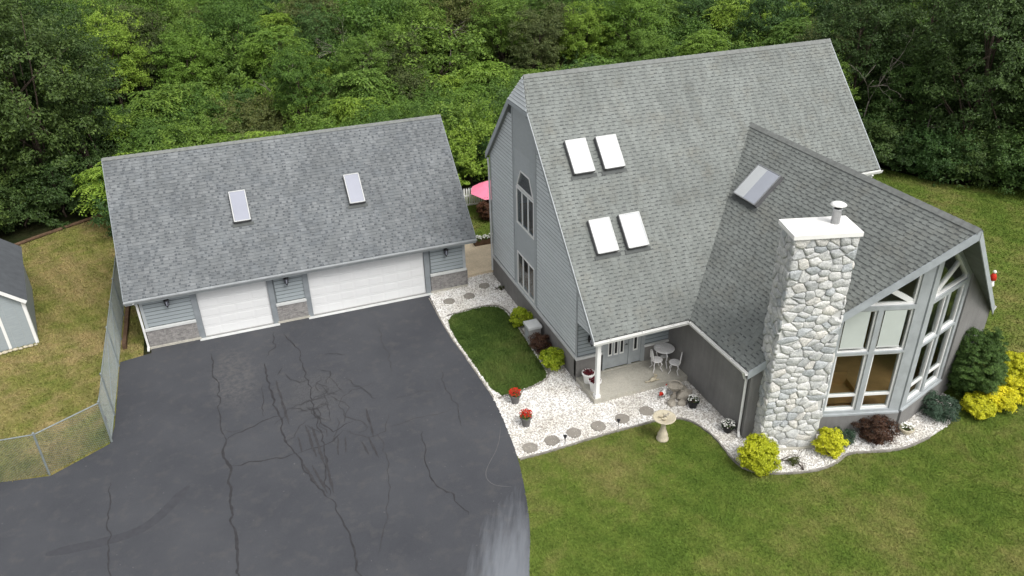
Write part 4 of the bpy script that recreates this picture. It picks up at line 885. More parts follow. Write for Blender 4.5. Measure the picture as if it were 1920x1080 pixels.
# ------------------------------------------------------------------ back of the gap: pad, picket fence, umbrella
pad = MB().prism([(13.12, 0.62), (14.5, .72), (16.2, .6), (16.2, 3.6), (13.12, 3.75)], (0, 0, 0), (1, 0, 0), (0, 1, 0), e3, -.02, .14).build('concrete_pad', 'concrete_t'); pad['kind'] = 'structure'
pf = thing('picket_fence', 'white picket fence behind the gap between garage and house', 'fence', (15.5, 8.7, 0))
xs = np.arange(13.2, 22, .135)
for x in xs:
    MB().prism([(-.042, .05), (.042, .05), (.042, .92), (0, 1.0), (-.042, .92)], (float(x), 8.72 - (x - 13.2) * .05, 0), (1, 0, 0), e3, (0, -1, 0), 0, .02).build('picket', 'white', pf)
for z in (.25, .75): MB().prism([(13.1, z), (22, z), (22, z + .08), (13.1, z + .08)], (0, 8.74, 0), (1, -.05, 0), e3, (0, 1, 0), 0, .04).build('rail', 'white', pf)
for x in (13.3, 15.6, 17.9, 20.2): MB().box((x - .05, 8.80 - (x - 13.2) * .05, 0), (x + .05, 8.90 - (x - 13.2) * .05, 1.1)).build('post', 'white', pf)
um = thing('patio_umbrella', 'pink patio umbrella open in the back yard before the picket fence', 'umbrella', (17.12, 7.2, 0))
um.scale = (1.12, 1.12, 1.0)
for k in range(8):
    a0, a1 = k * math.pi / 4, (k + 1) * math.pi / 4; r = 1.25
    pts = [(0, 0, 1.75)] + [(r * f * math.cos(a), r * f * math.sin(a), 1.75 - .55 * f ** 1.3) for f in (.5, 1) for a in (a0, (a0 + a1) / 2, a1)]
    pts[5] = tuple(np.array(pts[5]) * (.95, .95, 1) + (0, 0, .03))
    MB().add(pts, [(0, 1, 2), (0, 2, 3), (1, 4, 5, 2), (2, 5, 6, 3)]).build('canopy_panel', 'pink', um, local=True)
    MB().tube([(0, 0, 1.72), (r * math.cos(a0), r * math.sin(a0), 1.18)], .01, 4).build('rib', 'white', um, local=True)
MB().tube([(0, 0, 0), (0, 0, 1.85)], .022, 8).build('pole', 'white', um, local=True); MB().lathe([(.25, 0), (.25, .06), (.05, .12)], n=14).build('base', 'black', um, local=True)

# ================================================================== PLANTS
def leaves(rng, cen, nrm, size, asp=.55, curl=.25):
    N = len(cen); nrm = nrm / np.maximum(np.linalg.norm(nrm, axis=1), 1e-6)[:, None]
    t = np.cross(nrm, rng.normal(0, 1, (N, 3))); t /= np.maximum(np.linalg.norm(t, axis=1), 1e-6)[:, None]; b = np.cross(nrm, t)
    s = (size * rng.uniform(.65, 1.3, N))[:, None]; w_ = s * asp
    V = np.stack([cen - t * s * .5, cen + b * w_ * .5 + nrm * s * curl * .3, cen + t * s * .5 - nrm * s * curl * .3, cen - b * w_ * .5 + nrm * s * curl * .3], 1)
    return V.reshape(-1, 3)
def quads(V): return np.arange(len(V)).reshape(-1, 4)
def clump_crown(rng, c, rad, nclump, per, csize, leaf, top=.25, flat=1.0, asp=.55, shoots=0, jit=.13):
    d = rng.normal(0, 1, (nclump * 3, 3)); d /= np.linalg.norm(d, axis=1)[:, None]; d = d[d[:, 2] > -top - .35][:nclump]; k = len(d)
    lump = 1 + .22 * np.sin(d[:, 0] * 4 + rng.uniform(0, 6)) * np.cos(d[:, 1] * 5 + rng.uniform(0, 6)) + rng.normal(0, jit, k)
    cc = np.array(c) + d * np.array(rad) * (lump * rng.uniform(.72, 1.02, k))[:, None]
    cr = csize * rng.uniform(.6, 1.4, k)
    i = np.repeat(np.arange(k), per); e = rng.normal(0, 1, (len(i), 3)); e /= np.linalg.norm(e, axis=1)[:, None]
    e[:, 2] = np.abs(e[:, 2]) * .9 - .25 * (rng.random(len(i)) < .3); rr = cr[i] * rng.uniform(.45, 1.08, len(i))
    P = cc[i] + e * rr[:, None] * np.array((1, 1, .75 * flat))
    if shoots:
        j = rng.integers(0, k, shoots); q = np.repeat(j, 14); f = np.tile(np.linspace(.2, 1, 14), shoots); L_ = np.repeat(rng.uniform(.5, 1.1, shoots) * csize * 1.9, 14)
        dr = np.repeat(d[j] * .7 + np.array((0, 0, .75)) + rng.normal(0, .3, (shoots, 3)), 14, 0); sp = cc[q] + dr * (f * L_)[:, None] + rng.normal(0, leaf * .45, (len(q), 3))
        P = np.concatenate([P, sp]); e = np.concatenate([e, np.tile(np.array((0, 0, .6)), (len(q), 1)) + rng.normal(0, .6, (len(q), 3))]); i = np.concatenate([i, q])
    nn = e * .7 + d[i] * .35 + np.array((0, 0, .35)) + rng.normal(0, .45, e.shape)
    return leaves(rng, P, nn, leaf, asp), cc
def frond_crown(rng, c, rad, nros, nfr, flen, leaf):
    Vs = []; d = rng.normal(0, 1, (nros * 3, 3)); d /= np.linalg.norm(d, axis=1)[:, None]; d = d[d[:, 2] > -.15][:nros]
    cc = np.array(c) + d * np.array(rad) * rng.uniform(.6, 1.05, (len(d), 1))
    cen = []; nn = []
    for p, q in zip(cc, d):
        for f in range(nfr):
            a = 2 * math.pi * f / nfr + rng.uniform(0, .6); L = flen * rng.uniform(.7, 1.2); h_ = np.array((math.cos(a), math.sin(a), 0)) + q * .4; rise = rng.uniform(.1, .5)
            for s in np.linspace(.15, 1, 9):
                pt = p + h_ * L * s + np.array((0, 0, 1)) * (rise * L * s - .75 * L * s * s); sd_ = np.cross(h_, (0, 0, 1)); 
                for sg in (-1, 1): cen.append(pt + sd_ * sg * leaf * .55 * (1.1 - .5 * s)); nn.append(np.array((0, 0, 1)) + rng.normal(0, .25, 3) + h_ * .25 * s)
    return leaves(rng, np.array(cen), np.array(nn), leaf, .5), cc
def limbs(rng, base, top, targets, r0, mat, kink=.15):
    mb = MB(); base = Vector(base); top = Vector(top); k = 5
    pts = [base.lerp(top, i / k) + Vector((rng.normal(0, kink), rng.normal(0, kink), 0)) * (0 < i < k) for i in range(k + 1)]
    mb.tube(pts, [r0 * (1 - .75 * i / k) for i in range(k + 1)], 7)
    for t in targets:
        t = Vector(t); s = pts[int(rng.integers(1, k))]; mdl = s.lerp(t, .5) + Vector((rng.normal(0, .15), rng.normal(0, .15), .15)); mb.tube([s, mdl, t], [r0 * .35, r0 * .22, r0 * .07], 5)
    return mb
def proto_tree(name, kind, seed):
    rng = np.random.default_rng(seed)
    root = bpy.data.objects.new(name, None); C.objects.link(root)
    if kind == 'bush':     V, cc = clump_crown(rng, (0, 0, 1.45), (1.75, 1.75, 1.55), 85, 80, .4, .15, .4, shoots=130, jit=.2); r, tp, b = .07, 1.6, 8
    elif kind == 'thicket': V, cc = clump_crown(rng, (0, 0, 1.2), (2.3, 2.0, 1.5), 105, 75, .38, .14, .4, shoots=170, jit=.22); r, tp, b = .06, 1.3, 10
    elif kind == 'tree':   V, cc = clump_crown(rng, (0, 0, 5.0), (2.7, 2.7, 3.0), 200, 85, .52, .17, .5, shoots=240, jit=.22); r, tp, b = .17, 5.6, 12
    elif kind == 'tall':   V, cc = clump_crown(rng, (0, 0, 6.8), (3.3, 3.3, 4.6), 300, 85, .62, .18, .6, 1.1, shoots=330, jit=.2); r, tp, b = .22, 8.5, 16
    elif kind == 'sumac':  V, cc = frond_crown(rng, (0, 0, 1.3), (1.5, 1.5, 1.5), 42, 9, .75, .17); r, tp, b = .05, 1.5, 10
    elif kind == 'locust': V, cc = frond_crown(rng, (0, 0, 4.2), (2.4, 2.4, 2.6), 85, 9, .85, .19); r, tp, b = .13, 4.6, 14
    mat = {'bush': 'leaf_mid'}.get(kind, 'leaf_mid')
    me = np_mesh('crown', V, quads(V), [mat]); o = bpy.data.objects.new('crown', me); C.objects.link(o); o.parent = root
    tr = limbs(rng, (0, 0, -.1), (0, 0, tp), cc[rng.choice(len(cc), b, False)], r, 'bark').build('trunk', 'bark', root, True, local=True)
    return root, o, tr
PRO = {}
for kind, seeds in (('bush', (1, 2, 3)), ('thicket', (4, 5)), ('tree', (6, 7)), ('tall', (8, 9)), ('sumac', (10, 11)), ('locust', (12,))):
    PRO[kind] = [proto_tree('proto', kind, s) for s in seeds]
NAME = {'bush': 'bush', 'thicket': 'thicket_shrub', 'tree': 'tree', 'tall': 'tall_tree', 'sumac': 'sumac', 'locust': 'locust_tree'}
TONE = {'leaf_mid': 'mid green', 'leaf_lime': 'bright lime green', 'leaf_olive': 'dull olive green', 'leaf_dark': 'very dark green', 'leaf_ever': 'deep green'}
FORM = {'bush': 'rounded bush', 'thicket': 'low spreading shrub', 'tree': 'leafy tree', 'tall': 'tall dense tree', 'sumac': 'frond-leaved sumac shrub', 'locust': 'feathery-leaved tree'}
MESHV = {}
def mesh_with(me, mat):
    if (me.name, mat) not in MESHV:
        c = me.copy(); c.materials.clear(); c.materials.append(M[mat]); MESHV[(me.name, mat)] = c
    return MESHV[(me.name, mat)]
def plant(kind, mat, x, y, s, where, sz=None, z=0):
    root, cr, tr = random.choice(PRO[kind])
    t = bpy.data.objects.new(NAME[kind], None); C.objects.link(t); t.location = (x, y, z); t.rotation_euler = (0, 0, random.uniform(0, 6.28)); t.scale = (s, s, s if sz is None else sz)
    tag(t, f'{TONE[mat]} {FORM[kind]} {where}', 'tree' if kind in ('tree', 'tall', 'locust') else 'shrub', f'{TONE[mat]} {FORM[kind]} group {where}')
    c = cr.copy(); c.data = mesh_with(cr.data, mat); C.objects.link(c); c.parent = t
    k = tr.copy(); C.objects.link(k); k.parent = t
    return t
PLACED = []
def ok(x, y, d):
    for a, b, r in PLACED:
        if (a - x) ** 2 + (b - y) ** 2 < (d * .5 + r * .5) ** 2: return False
    PLACED.append((x, y, d)); return True
# woods: left (dark), behind (mixed thicket), right (dark)
BACK = [(-.5, 12.6), (12, 11.8), (20, 10.9), (30, 10.6), (38, 6.5), (52, 12), (66, 22), (60, 36), (34, 56), (10, 66), (-12, 72), (-20, 60), (-3.5, 17)]
LEFT = [(-3.2, 16.8), (-8, 13.6), (-16, 11.5), (-24, 12), (-32, 40), (-22, 62), (-8, 40)]
RIGHT = [(40.3, 5), (40.6, 0), (44, -1.6), (52, -4), (62, -6), (80, 10), (70, 24), (52, 12)]
def fill(poly, tries, choose, where):
    a = np.array(poly); lo, hi = a.min(0), a.max(0); P = RNG.uniform(lo, hi, (tries, 2)); P = P[inside(poly, P)]
    for x, y in P:
        kind, mat, s, d = choose(x, y)
        if ok(x, y, d): plant(kind, mat, float(x), float(y), s, where if isinstance(where, str) else where(x, y), s * random.uniform(.85, 1.15))
def pick(opts):
    r = random.random() * sum(o[-1] for o in opts)
    for o in opts:
        r -= o[-1]
        if r <= 0: return o[:-1]
    return opts[-1][:-1]
def ch_back(x, y):
    dist = math.hypot(x - CAM.x, y - CAM.y)
    if dist < 60:
        k, mt, s, d = pick([('bush', 'leaf_mid', .95, 2.1, 5), ('bush', 'leaf_lime', .85, 1.9, 2.5), ('thicket', 'leaf_mid', .9, 2.3, 5), ('thicket', 'leaf_olive', .85, 2.2, 1.5), ('thicket', 'leaf_lime', .8, 2.1, 2), ('sumac', 'leaf_lime', 1.05, 1.9, 3.5), ('sumac', 'leaf_mid', 1.15, 2.1, 4), ('bush', 'leaf_ever', 1.0, 2.2, 2), ('tree', 'leaf_mid', .55, 2.3, 1)])
    else:
        k, mt, s, d = pick([('tree', 'leaf_mid', .8, 3.3, 3), ('tree', 'leaf_lime', .75, 3.1, 1.6), ('tree', 'leaf_olive', .75, 3.2, 1.4), ('locust', 'leaf_lime', .8, 3.2, 2), ('locust', 'leaf_mid', .9, 3.4, 2.4), ('bush', 'leaf_lime', 1.4, 3, 1.6), ('thicket', 'leaf_mid', 1.6, 3.3, 3), ('tree', 'leaf_ever', .8, 3.4, 1.4)])
    f = random.uniform(.8, 1.2); return k, mt, s * f, d * f
def ch_dark(x, y):
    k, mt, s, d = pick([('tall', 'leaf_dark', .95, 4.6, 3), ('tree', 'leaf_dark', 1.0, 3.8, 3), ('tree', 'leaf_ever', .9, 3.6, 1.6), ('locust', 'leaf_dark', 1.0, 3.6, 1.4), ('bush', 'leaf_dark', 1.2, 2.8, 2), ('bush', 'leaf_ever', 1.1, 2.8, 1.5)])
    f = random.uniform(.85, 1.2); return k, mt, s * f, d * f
for x, y, s in ((-5.2, 17.2, .95), (-9.2, 15.6, 1.05), (-3.6, 21, .8), (-8, 22, 1.0), (-13, 18, 1.1)): PLACED.append((x, y, 4.2)); plant('tall', 'leaf_dark', x, y, s, 'at the back of the side yard')
for x, y, s in ((44.2, 2.4, .95), (48.5, -.6, 1.05), (46.5, 8.5, 1.0), (53, 4.5, 1.1), (56, -3.2, 1.1), (41.8, 9.5, .8)): PLACED.append((x, y, 4.2)); plant('tall', 'leaf_dark', x, y, s, 'beyond the lawn right of the house')
for i in range(13):
    f = i / 12; x, y = -.2 + f * 26, 12.9 - f * 1.6 + random.uniform(-.4, .4); PLACED.append((x, y, 2.2)); plant(random.choice(['bush', 'thicket', 'bush']), random.choice(['leaf_mid', 'leaf_lime', 'leaf_mid', 'leaf_ever']), x, y, random.uniform(.85, 1.1), 'in the front row of the thicket behind the buildings')
for i in range(11):
    f = i / 10; x, y = 39.2 + f * 6 + random.uniform(-.4, .4), 5 - f * 7.6; PLACED.append((x, y, 2)); plant('bush', random.choice(['leaf_dark', 'leaf_ever']), x, y, random.uniform(.75, 1.0), 'at the edge of the lawn right of the house')
for i in range(6):
    f = i / 5; x, y = -2.8 - f * 9, 16.6 - f * 3.6; PLACED.append((x, y, 2)); plant('bush', 'leaf_dark', x, y, random.uniform(.8, 1.05), 'at the back of the side yard')
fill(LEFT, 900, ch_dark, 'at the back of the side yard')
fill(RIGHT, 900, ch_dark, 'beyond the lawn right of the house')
def zone(x, y):
    dist = math.hypot(x - CAM.x, y - CAM.y); t = x - (y - 10) * .35
    place = 'behind the garage' if t < 11 else 'behind the gap between garage and house' if t < 17 else 'behind the house' if t < 30 else 'behind the far end of the house'
    return ('close ' if dist < 52 else 'well back ' if dist < 66 else 'deep in the woods ') + place
fill(BACK, 9000, ch_back, zone)
for L_ in PRO.values():
    for root, cr, tr in L_:
        for o in (cr, tr, root): bpy.data.objects.remove(o)
# bare branches standing out of the thicket
def dead_tree(x, y, hgt, seed, lean):
    rng = np.random.default_rng(seed); mb = MB()
    def grow(p, d, L, r, dep):
        q = p + d * L; md = p.lerp(q, .5) + Vector(rng.normal(0, L * .07, 3)); mb.tube([p, md, q], [r, r * .8, r * .6], 5)
        if dep == 0: return
        for _ in range(int(rng.integers(2, 4))): grow(q if rng.random() < .6 else md, (d + Vector(rng.normal(0, .55, 3))).normalized(), L * rng.uniform(.55, .8), r * .58, dep - 1)
    grow(Vector((x, y, 0)), Vector((*lean, 1)).normalized(), hgt * .5, .06, 4)
    o = mb.build('bare_tree', 'deadwood', None, True); tag(o, 'leafless grey tree poking out of the green thicket', 'tree', 'bare trees in the woods')
for i, (x, y, hh, l) in enumerate(((14, 34, 6.5, (.1, -.2)), (17.5, 31, 6, (-.2, -.1)), (22, 33, 6, (.2, 0)), (41.5, 7.6, 6.5, (-.15, -.2)), (43, 4.6, 6, (.1, -.1)), (9, 27, 4.5, (0, -.1)))): dead_tree(x, y, hh, 40 + i, l)
# leafy undergrowth that closes the gaps on the woodland floor
U = np.concatenate([scatter(BACK, 30), scatter(LEFT, 36), scatter(RIGHT, 36)]); k = len(U)
Pu = np.column_stack([U, RNG.uniform(.05, .9, k)]); V = leaves(RNG, Pu, np.array((0, 0, 1.)) + RNG.normal(0, .5, (k, 3)), .26, .6)
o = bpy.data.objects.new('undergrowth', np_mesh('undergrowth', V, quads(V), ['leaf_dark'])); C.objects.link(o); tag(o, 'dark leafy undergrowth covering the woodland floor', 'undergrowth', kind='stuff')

# ------------------------------------------------------------------ garden shrubs
def shrub(name, x, y, rad, hgt, mat, leaf, label, nclump=60, per=60, csz=.13, seed=0, asp=.6, group=None, cat='shrub', jit=.13, taper=0):
    rng = np.random.default_rng(seed + 100); t = thing(name, label, cat, (x, y, 0), 0, group)
    V, cc = clump_crown(rng, (0, 0, hgt * .52), (rad, rad, hgt * .46), nclump, int(per * 1.35), csz, leaf, .7, asp=asp, jit=jit)
    V2, _ = clump_crown(rng, (0, 0, hgt * .42), (rad * .7, rad * .7, hgt * .38), nclump // 2, per // 2, csz * 1.2, leaf, .6, asp=asp)
    V = np.concatenate([V, V2]); V[:, 2] = np.maximum(V[:, 2], .02)
    if taper: V[:, :2] *= (1 + taper * (.45 - V[:, 2:3] / hgt))
    o = bpy.data.objects.new('foliage', np_mesh('foliage', V, quads(V), [mat])); C.objects.link(o); o.parent = t
    limbs(rng, (0, 0, -.02), (0, 0, hgt * .6), cc[::max(1, len(cc) // 8)], .025, 'bark').build('stems', 'bark', t, True, local=True)
    return t
shrub('golden_shrub', 17.82, -14.7, .56, 1.0, 'leaf_gold', .062, 'large golden yellow shrub at the left foot of the stone chimney', 150, 90, .13, 1, jit=.06)
shrub('golden_shrub', 20.33, -14.98, .42, .85, 'leaf_gold', .062, 'smaller golden yellow shrub at the right foot of the stone chimney', 95, 85, .12, 2, jit=.07)
shrub('barberry', 22.1, -15.0, .56, .82, 'leaf_maroon', .05, 'reddish-brown barberry shrub under the prow corner', 90, 60, .14, 3)
shrub('juniper', 21.0, -14.75, .36, .5, 'leaf_blue', .045, 'small blue-green juniper beside the smaller golden shrub', 45, 60, .1, 4)
shrub('juniper', 24.95, -14.85, .62, .7, 'leaf_blue', .05, 'spreading blue-green juniper between bay wall and globe evergreen', 90, 70, .13, 5)
shrub('globe_evergreen', 26.9, -14.25, .95, 2.6, 'leaf_ever', .06, 'large dense rounded evergreen against the grey bay wall', 620, 90, .13, 6, .4, jit=.02, taper=.5)
for i, (x, y, r_, hh) in enumerate(((26.25, -15.2, .48, .62), (27.1, -15.2, .52, .72), (27.95, -15.05, .55, .8), (28.75, -14.7, .58, .85), (29.3, -14.05, .55, .85))):
    shrub('golden_hedge_shrub', x, y, r_, hh, 'leaf_gold', .058, 'low golden yellow shrub in the curved row round the globe evergreen', 90, 85, .12, 10 + i, jit=.07, group='golden hedge row')
shrub('chartreuse_shrub', 14.1, -4.1, .42, .78, 'leaf_chart', .08, 'yellow-green shrub by the gable wall behind the utility box', 55, 60, .13, 20)
shrub('chartreuse_shrub', 14.12, -7.25, .45, .72, 'leaf_chart', .085, 'yellow-green shrub by the gable wall nearest the porch', 60, 60, .13, 21)
shrub('barberry', 14.12, -6.1, .36, .68, 'leaf_maroon', .05, 'brown-red barberry shrub between utility box and yellow-green shrub', 60, 60, .12, 22)
shrub('dark_shrub', 16.3, 6.3, .55, 1.1, 'leaf_maroon', .08, 'dark brown shrub on the shaded grass before the pink umbrella', 60, 60, .16, 23)
shrub('dry_tuft', 18.95, -14.95, .16, .26, 'leaf_olive', .05, 'small dry brown-green tuft in the chips before the chimney', 14, 40, .06, 24, .3, cat='plant')
shrub('weed_tuft', 14.4, -.9, .14, .2, 'leaf_olive', .05, 'small dry weed in the chips below the gable windows', 10, 30, .05, 25, .3, cat='plant')
# utility box by the gable
ub = thing('utility_box', 'grey square utility box with flat lid beside the gable wall', 'utility box', (14.12, -5.25, 0))
MB().box((-.24, -.26, 0), (.24, .26, .66)).build('body', 'utility', ub, local=True); MB().box((-.28, -.3, .66), (.28, .3, .76)).build('lid', 'trim_l', ub, local=True); MB().box((-.245, -.15, .1), (-.24, .15, .5)).build('vent_panel', 'trim_g', ub, local=True)
# edging round the beds
def edging(pts, label, z=.06):
    t = MB(); pts = smooth_poly(pts, 2, False)
    for a, b in zip(pts[:-1], pts[1:]):
        d = Vector((b[0] - a[0], b[1] - a[1], 0)); 
        if d.length < .01: continue
        s = Vector((-d.y, d.x, 0)).normalized() * random.uniform(.02, .034); A, B_ = Vector((*a, -.02)), Vector((*b, -.02)); u = Vector((0, 0, z + .02 + random.uniform(-.008, .008)))
        t.add([A - s, B_ - s, B_ + s, A + s, A - s + u, B_ - s + u, B_ + s + u, A + s + u], [(4, 5, 6, 7), (0, 1, 5, 4), (2, 3, 7, 6), (1, 2, 6, 5), (3, 0, 4, 7)])
    o = t.build('bed_edging', 'edge'); tag(o, label, 'edging'); return o
edging(lawn_edge[:-1], 'grey concrete edging strip between white chips and the front lawn')
edging([(11.5, -2.2), (12.52, -2.07), (13.4, -2.02), (13.9, -2.38), (14.0, -3.17), (13.98, -4.42), (13.9, -6.04), (13.86, -7.19), (13.78, -7.8), (13.25, -8.07), (12.33, -8.26), (11.56, -8.3)], 'grey edging strip round the grass island', .05)
edging([(11.22, -.5), (11.16, -3.49), (11.32, -5.78), (11.43, -8.16)], 'pale edging strip between driveway and grass island', .035)

# ------------------------------------------------------------------ small garden things
def round_stone(x, y, r, label, group):
    n_ = 14; pr = [(r * (1 + random.uniform(-.06, .06)) * math.cos(2 * math.pi * i / n_), r * (1 + random.uniform(-.06, .06)) * math.sin(2 * math.pi * i / n_)) for i in range(n_)]
    mb = MB().prism(pr, (0, 0, 0), (1, 0, 0), (0, 1, 0), e3, -.02, .035); o = mb.build('stepping_stone', 'stonegrey2'); o.location = (x, y, .01); tag(o, label, 'stepping stone', group)
M['stonegrey2'] = stucco_mat('stepping_stone', (.26, .24, .21), 30, .5)
for x, y in ((11.62, -11.18), (12.42, -11.12), (13.24, -11.04), (14.15, -11.03), (15.07, -10.97), (16.03, -10.92)): round_stone(x, y, .25, 'round grey stepping stone in the chips along the lawn edging', 'stepping stones along the lawn edging')
for x, y in ((11.94, -1.09), (12.88, -.99), (13.78, -.39)): round_stone(x, y, .25, 'round grey stepping stone in the chips before the concrete pad', 'stepping stones by the concrete pad')
def flowers(t, c, rad, z, hgt, n_, mat, size, seed, gmat='leaf_mid'):
    rng = np.random.default_rng(seed)
    def cl(k, lo, hi): 
        a = rng.uniform(0, 6.28, k); r = rad * np.sqrt(rng.uniform(0, 1, k)); return np.column_stack([c[0] + r * np.cos(a), c[1] + r * np.sin(a), z + rng.uniform(lo, hi, k) * hgt * (1.1 - .5 * r / rad)])
    P = cl(n_, 0, .75); V = leaves(rng, P, np.array((0, 0, .7)) + rng.normal(0, .6, P.shape), size, .6)
    o = bpy.data.objects.new('leaves', np_mesh('leaves', V, quads(V), [gmat])); C.objects.link(o); o.parent = t
    P = cl(n_, .65, 1.1); V = leaves(rng, P, np.array((0, 0, 1.)) + rng.normal(0, .4, P.shape), size * .9, .9)
    o = bpy.data.objects.new('blossoms', np_mesh('blossoms', V, quads(V), [mat])); C.objects.link(o); o.parent = t
def pot(name, x, y, z, r, hgt, pmat, fmat, label, seed, fh=.22, gmat='leaf_mid', nf=160, lip=.03, fr=1.0):
    t = thing(name, label, 'flower pot', (x, y, z))
    MB().lathe([(r * .68, 0), (r * .95, hgt - .06), (r + lip, hgt - .05), (r + lip, hgt), (r * .9, hgt), (r * .88, hgt - .05), (.01, hgt - .05)], n=18).build('pot', pmat, t, local=True)
    MB().lathe([(r * .88, hgt - .06), (.01, hgt - .03)], n=14).build('soil', 'soil', t, local=True)
    flowers(t, (0, 0), r * fr, hgt - .04, fh, nf, fmat, .06, seed, gmat); return t
pot('flower_pot', 12.04, -8.75, .01, .18, .36, 'terracotta', 'red', 'grey pot of red geraniums by the grass island corner', 1, .26, fr=1.25)
pot('flower_pot', 11.93, -10.05, .01, .18, .38, 'terracotta', 'red', 'grey pot of red geraniums standing alone on the chips', 2, .3, fr=1.2)
pot('white_planter', 14.80, -8.86, .21, .21, .42, 'white', 'burgundy', 'white planter of burgundy leaves against the porch wall corner', 3, .09, 'burgundy', 120)
pot('white_planter', 14.80, -9.38, .21, .21, .42, 'white', 'burgundy', 'white planter of burgundy leaves beside the porch post', 4, .09, 'burgundy', 120)
pot('black_pot', 17.62, -11.3, .01, .19, .3, 'black', 'petal_w', 'black pot of white flowers beside the stone sculptures', 5, .2, 'leaf_dark', 60, fr=1.1)
pot('black_pot', 17.98, -12.85, .01, .19, .26, 'black', 'petal_w', 'black pot of white flowers at the wing wall downspout', 6, .22, 'leaf_dark', 90, fr=1.2)
pot('white_planter', 23.3, -15.1, .01, .2, .2, 'stonecast', 'petal_w', 'low pale planter with green leaves below the prow corner', 7, .2, 'leaf_mid', 70)
fb = thing('flower_box', 'dark flower box of white flowers at the back edge of the concrete pad', 'flower box', (15.15, 3.45, .14))
MB().box((-.55, -.16, 0), (.55, .16, .24)).build('box', 'timber', fb, local=True); flowers(fb, (0, 0), .16, .22, .25, 40, 'petal_w', .08, 9); 
for dx in (-.36, .36): flowers(fb, (dx, 0), .2, .22, .25, 60, 'petal_w', .08, 12 + int(dx * 10))
bb = thing('bird_bath', 'cream stone bird bath with birds on the lawn edge', 'bird bath', (15.8, -12.38, 0))
MB().lathe([(.24, 0), (.25, .06), (.2, .1), (.21, .22), (.15, .34), (.1, .5), (.095, .68), (.13, .78), (.16, .8)], n=16).build('pedestal', 'stonecast', bb, True, local=True)
MB().lathe([(.14, .79), (.32, .85), (.44, .93), (.46, .96), (.43, .965), (.3, .905), (.01, .88)], n=28).build('bowl', 'stonecast', bb, True, local=True)
for i, (dx, dy) in enumerate(((-.08, .06), (.1, .0), (-.04, -.14))):
    b_ = MB(); b_.ball((dx, dy, .99), .065, 8, 0, (1.3, .8, .9)); b_.ball((dx + .07, dy, 1.06), .04, 8); b_.tube([(dx + .1, dy, 1.06), (dx + .14, dy, 1.05)], [.012, .003], 4); b_.tube([(dx - .06, dy, 1.0), (dx - .16, dy, 1.03)], [.03, .012], 4); b_.tube([(dx, dy, .88), (dx, dy, .95)], .02, 5); b_.build('bird', 'stonecast' if i != 1 else 'stonegrey', bb, True, local=True)
bb.scale = (.82, .82, .95)
# cast iron bistro set
def iron_leg(mb, a, out, h0, r=.016): 
    d = Vector((math.cos(a), math.sin(a), 0)); mb.tube([d * out * .55 + e3 * h0, d * out * .95 + e3 * h0 * .72, d * out * .7 + e3 * h0 * .35, d * out * 1.1 + e3 * .015], [r * 1.2, r * 1.1, r * .9, r], 6)
tb = thing('bistro_table', 'round white cast iron bistro table on the porch', 'table', (17.82, -8.92, .21))
MB().lathe([(.02, .70), (.36, .70), (.38, .715), (.36, .73), (.02, .73)], n=28).build('table_top', 'iron_w', tb, local=True)
for k in range(10): a = k * math.pi / 5; MB().tube([(.1 * math.cos(a), .1 * math.sin(a), .733), (.33 * math.cos(a + .25), .33 * math.sin(a + .25), .733)], .008, 4).build('scroll', 'iron_w', tb, local=True)
for k in range(3): mb = MB(); iron_leg(mb, k * 2.094 + .5, .28, .70, .02); mb.build('leg', 'iron_w', tb, local=True)
MB().lathe([(.02, .34), (.12, .35), (.02, .37)], n=12).build('shelf_ring', 'iron_w', tb, local=True)
def bchair(x, y, rz_, label):
    t = thing('bistro_chair', label, 'chair', (x, y, .21), rz_)
    MB().lathe([(.02, .43), (.2, .43), (.215, .445), (.2, .46), (.02, .455)], n=20).build('seat', 'iron_w', t, local=True)
    for sx_, sy_ in ((1, 1), (-1, 1), (1, -1), (-1, -1)): mb = MB(); iron_leg(mb, math.atan2(sy_, sx_), .23, .43); mb.build('leg', 'iron_w', t, local=True)
    lp = [(-.17 * math.cos(a) if True else 0, .19 + .03 * math.sin(a), .46 + .44 * math.sin(a) ** .7) for a in np.linspace(.01, math.pi - .01, 13)]
    mb = MB().tube(lp, .016, 6); bk = mb.build('backrest', 'iron_w', t, True, local=True)
    for u in (-.1, -.05, 0, .05, .1): MB().tube([(u * .6, .19, .45), (u * 1.3, .205, .66), (u * .7, .22, .46 + .42 * (1 - abs(u) * 2.2))], .011, 5).build('spindle', 'iron_w', bk, local=True)
    MB().tube([(-.16, .2, .6), (0, .21, .66), (.16, .2, .6)], .012, 5).build('scroll', 'iron_w', bk, local=True)
bchair(17.42, -9.12, R(80), 'white cast iron bistro chair on the door side of the table')
bchair(17.93, -9.52, R(-130), 'white cast iron bistro chair by the grey wing wall')
# statues and ornaments
st = thing('frog_statue', 'small pale reclining animal statue on the porch slab edge', 'statue', (16.95, -9.7, .21), R(20))
mb = MB(); mb.ball((0, 0, .08), .1, 10, 0, (1.7, .9, .75)); mb.ball((.15, 0, .17), .065, 8); mb.ball((.2, .02, .16), .035, 8); mb.tube([(.13, .04, .2), (.1, .06, .28)], [.02, .01], 5); mb.tube([(.13, -.04, .2), (.1, -.06, .28)], [.02, .01], 5); mb.tube([(.08, .07, .05), (.26, .1, .02)], [.035, .02], 6); mb.tube([(.08, -.07, .05), (.26, -.1, .02)], [.035, .02], 6); mb.tube([(-.14, .02, .06), (-.28, .1, .03), (-.2, .18, .03)], [.035, .025, .012], 6)
mb.build('body', 'stonecast', st, True, local=True)
ro = thing('rooster_ornament', 'red and white rooster ornament in the chips before the porch', 'ornament', (16.95, -10.45, .0), R(30))
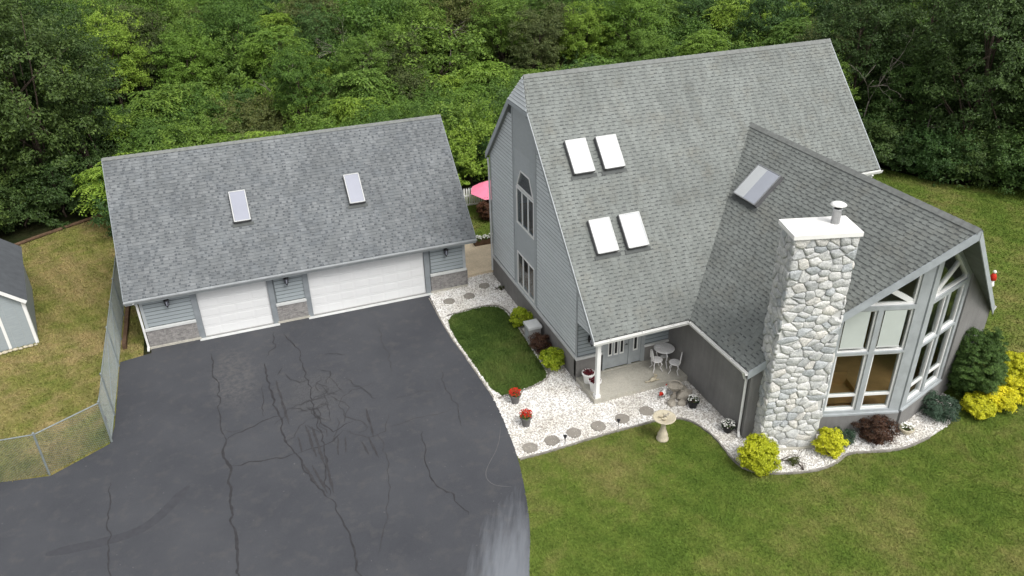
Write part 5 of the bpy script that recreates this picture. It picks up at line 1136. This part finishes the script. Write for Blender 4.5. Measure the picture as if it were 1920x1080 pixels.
mb = MB(); mb.ball((0, 0, .2), .11, 10, 0, (1.3, .8, 1)); mb.tube([(.08, 0, .24), (.15, 0, .36)], [.07, .045], 8); mb.ball((.17, 0, .4), .05, 8); mb.build('body', 'white', ro, True, local=True)
MB().tube([(-.1, 0, .22), (-.2, 0, .32), (-.26, 0, .24)], [.07, .055, .02], 7).build('tail', 'red', ro, True, local=True); MB().prism([(.13, .43), (.2, .43), (.22, .48), (.17, .47), (.14, .5)], (0, -.01, 0), (1, 0, 0), e3, (0, 1, 0), 0, .02).build('comb', 'red', ro, local=True)
for y in (-.04, .04): MB().tube([(0, y, .12), (.01, y, -.01)], .012, 5).build('leg', 'black', ro, local=True)
sc_ = thing('stone_sculpture', 'carved stone shell bowl sculpture in the chips by the porch corner', 'sculpture', (17.3, -10.6, 0), R(-20))
sc_.scale = (.78, .78, .9)
mb = MB().lathe([(.16, 0), (.17, .08), (.08, .16), (.07, .3), (.2, .42), (.33, .56), (.34, .6), (.3, .6), (.18, .47), (.02, .44)], n=16, sy=.75); mb.build('shell_bowl', 'stonegrey', sc_, True, local=True)
for k in range(9): a = k * math.pi / 8; MB().tube([(.08 * math.cos(a), -.06 * math.sin(a), .32), (.35 * math.cos(a), -.26 * math.sin(a), .6)], [.014, .028], 5).build('shell_rib', 'stonegrey', sc_, local=True)
MB().tube([(-.3, .05, .6), (-.2, .12, .7), (0, .15, .74), (.2, .12, .7), (.3, .05, .6)], .03, 6).build('scroll_rim', 'stonegrey', sc_, True, local=True)
for i, (x, y, r_) in enumerate(((17.62, -10.75, .26), (17.02, -10.9, .17), (17.75, -10.4, .2), (17.35, -11.05, .15))):
    rk = MB().ball((0, 0, r_ * .45), r_, 9, 0, (1.25, .9, .8)); rk.v = [tuple(np.array(v) * (1 + random.uniform(-.12, .12))) for v in rk.v]; o = rk.build('garden_boulder', 'stonegrey'); o.location = (x, y, 0); o.rotation_euler = (0, 0, i); tag(o, 'rough tan boulder lying round the stone shell sculpture', 'rock', 'boulders by the shell sculpture')
for i, (x, y, lb) in enumerate(((12.75, -11.42, 'black solar stake light on the edging near the driveway'), (14.72, -11.35, 'black solar stake light on the edging near the bird bath'))):
    sl_ = thing('stake_light', lb, 'garden light', (x, y, 0)); MB().tube([(0, 0, -.02), (0, 0, .26)], .01, 5).build('stake', 'black', sl_, local=True); MB().lathe([(.035, .26), (.045, .34), (.07, .36), (.02, .39)], n=10).build('lamp_head', 'black', sl_, True, local=True)
fg = thing('garden_figure', 'red and white garden figure standing on the lawn behind the bay', 'ornament', (34.0, -8.9, 0))
fg.scale = (.65, .65, .65)
MB().lathe([(.18, 0), (.2, .1), (.14, .35), (.1, .45)], n=12).build('base', 'petal_w', fg, True, local=True); MB().lathe([(.1, .42), (.22, .5), (.2, .75), (.12, .92), (.03, .98)], n=12).build('coat', 'red', fg, True, local=True); MB().ball((0, 0, 1.06), .12, 10).build('head', 'petal_w', fg, True, local=True)
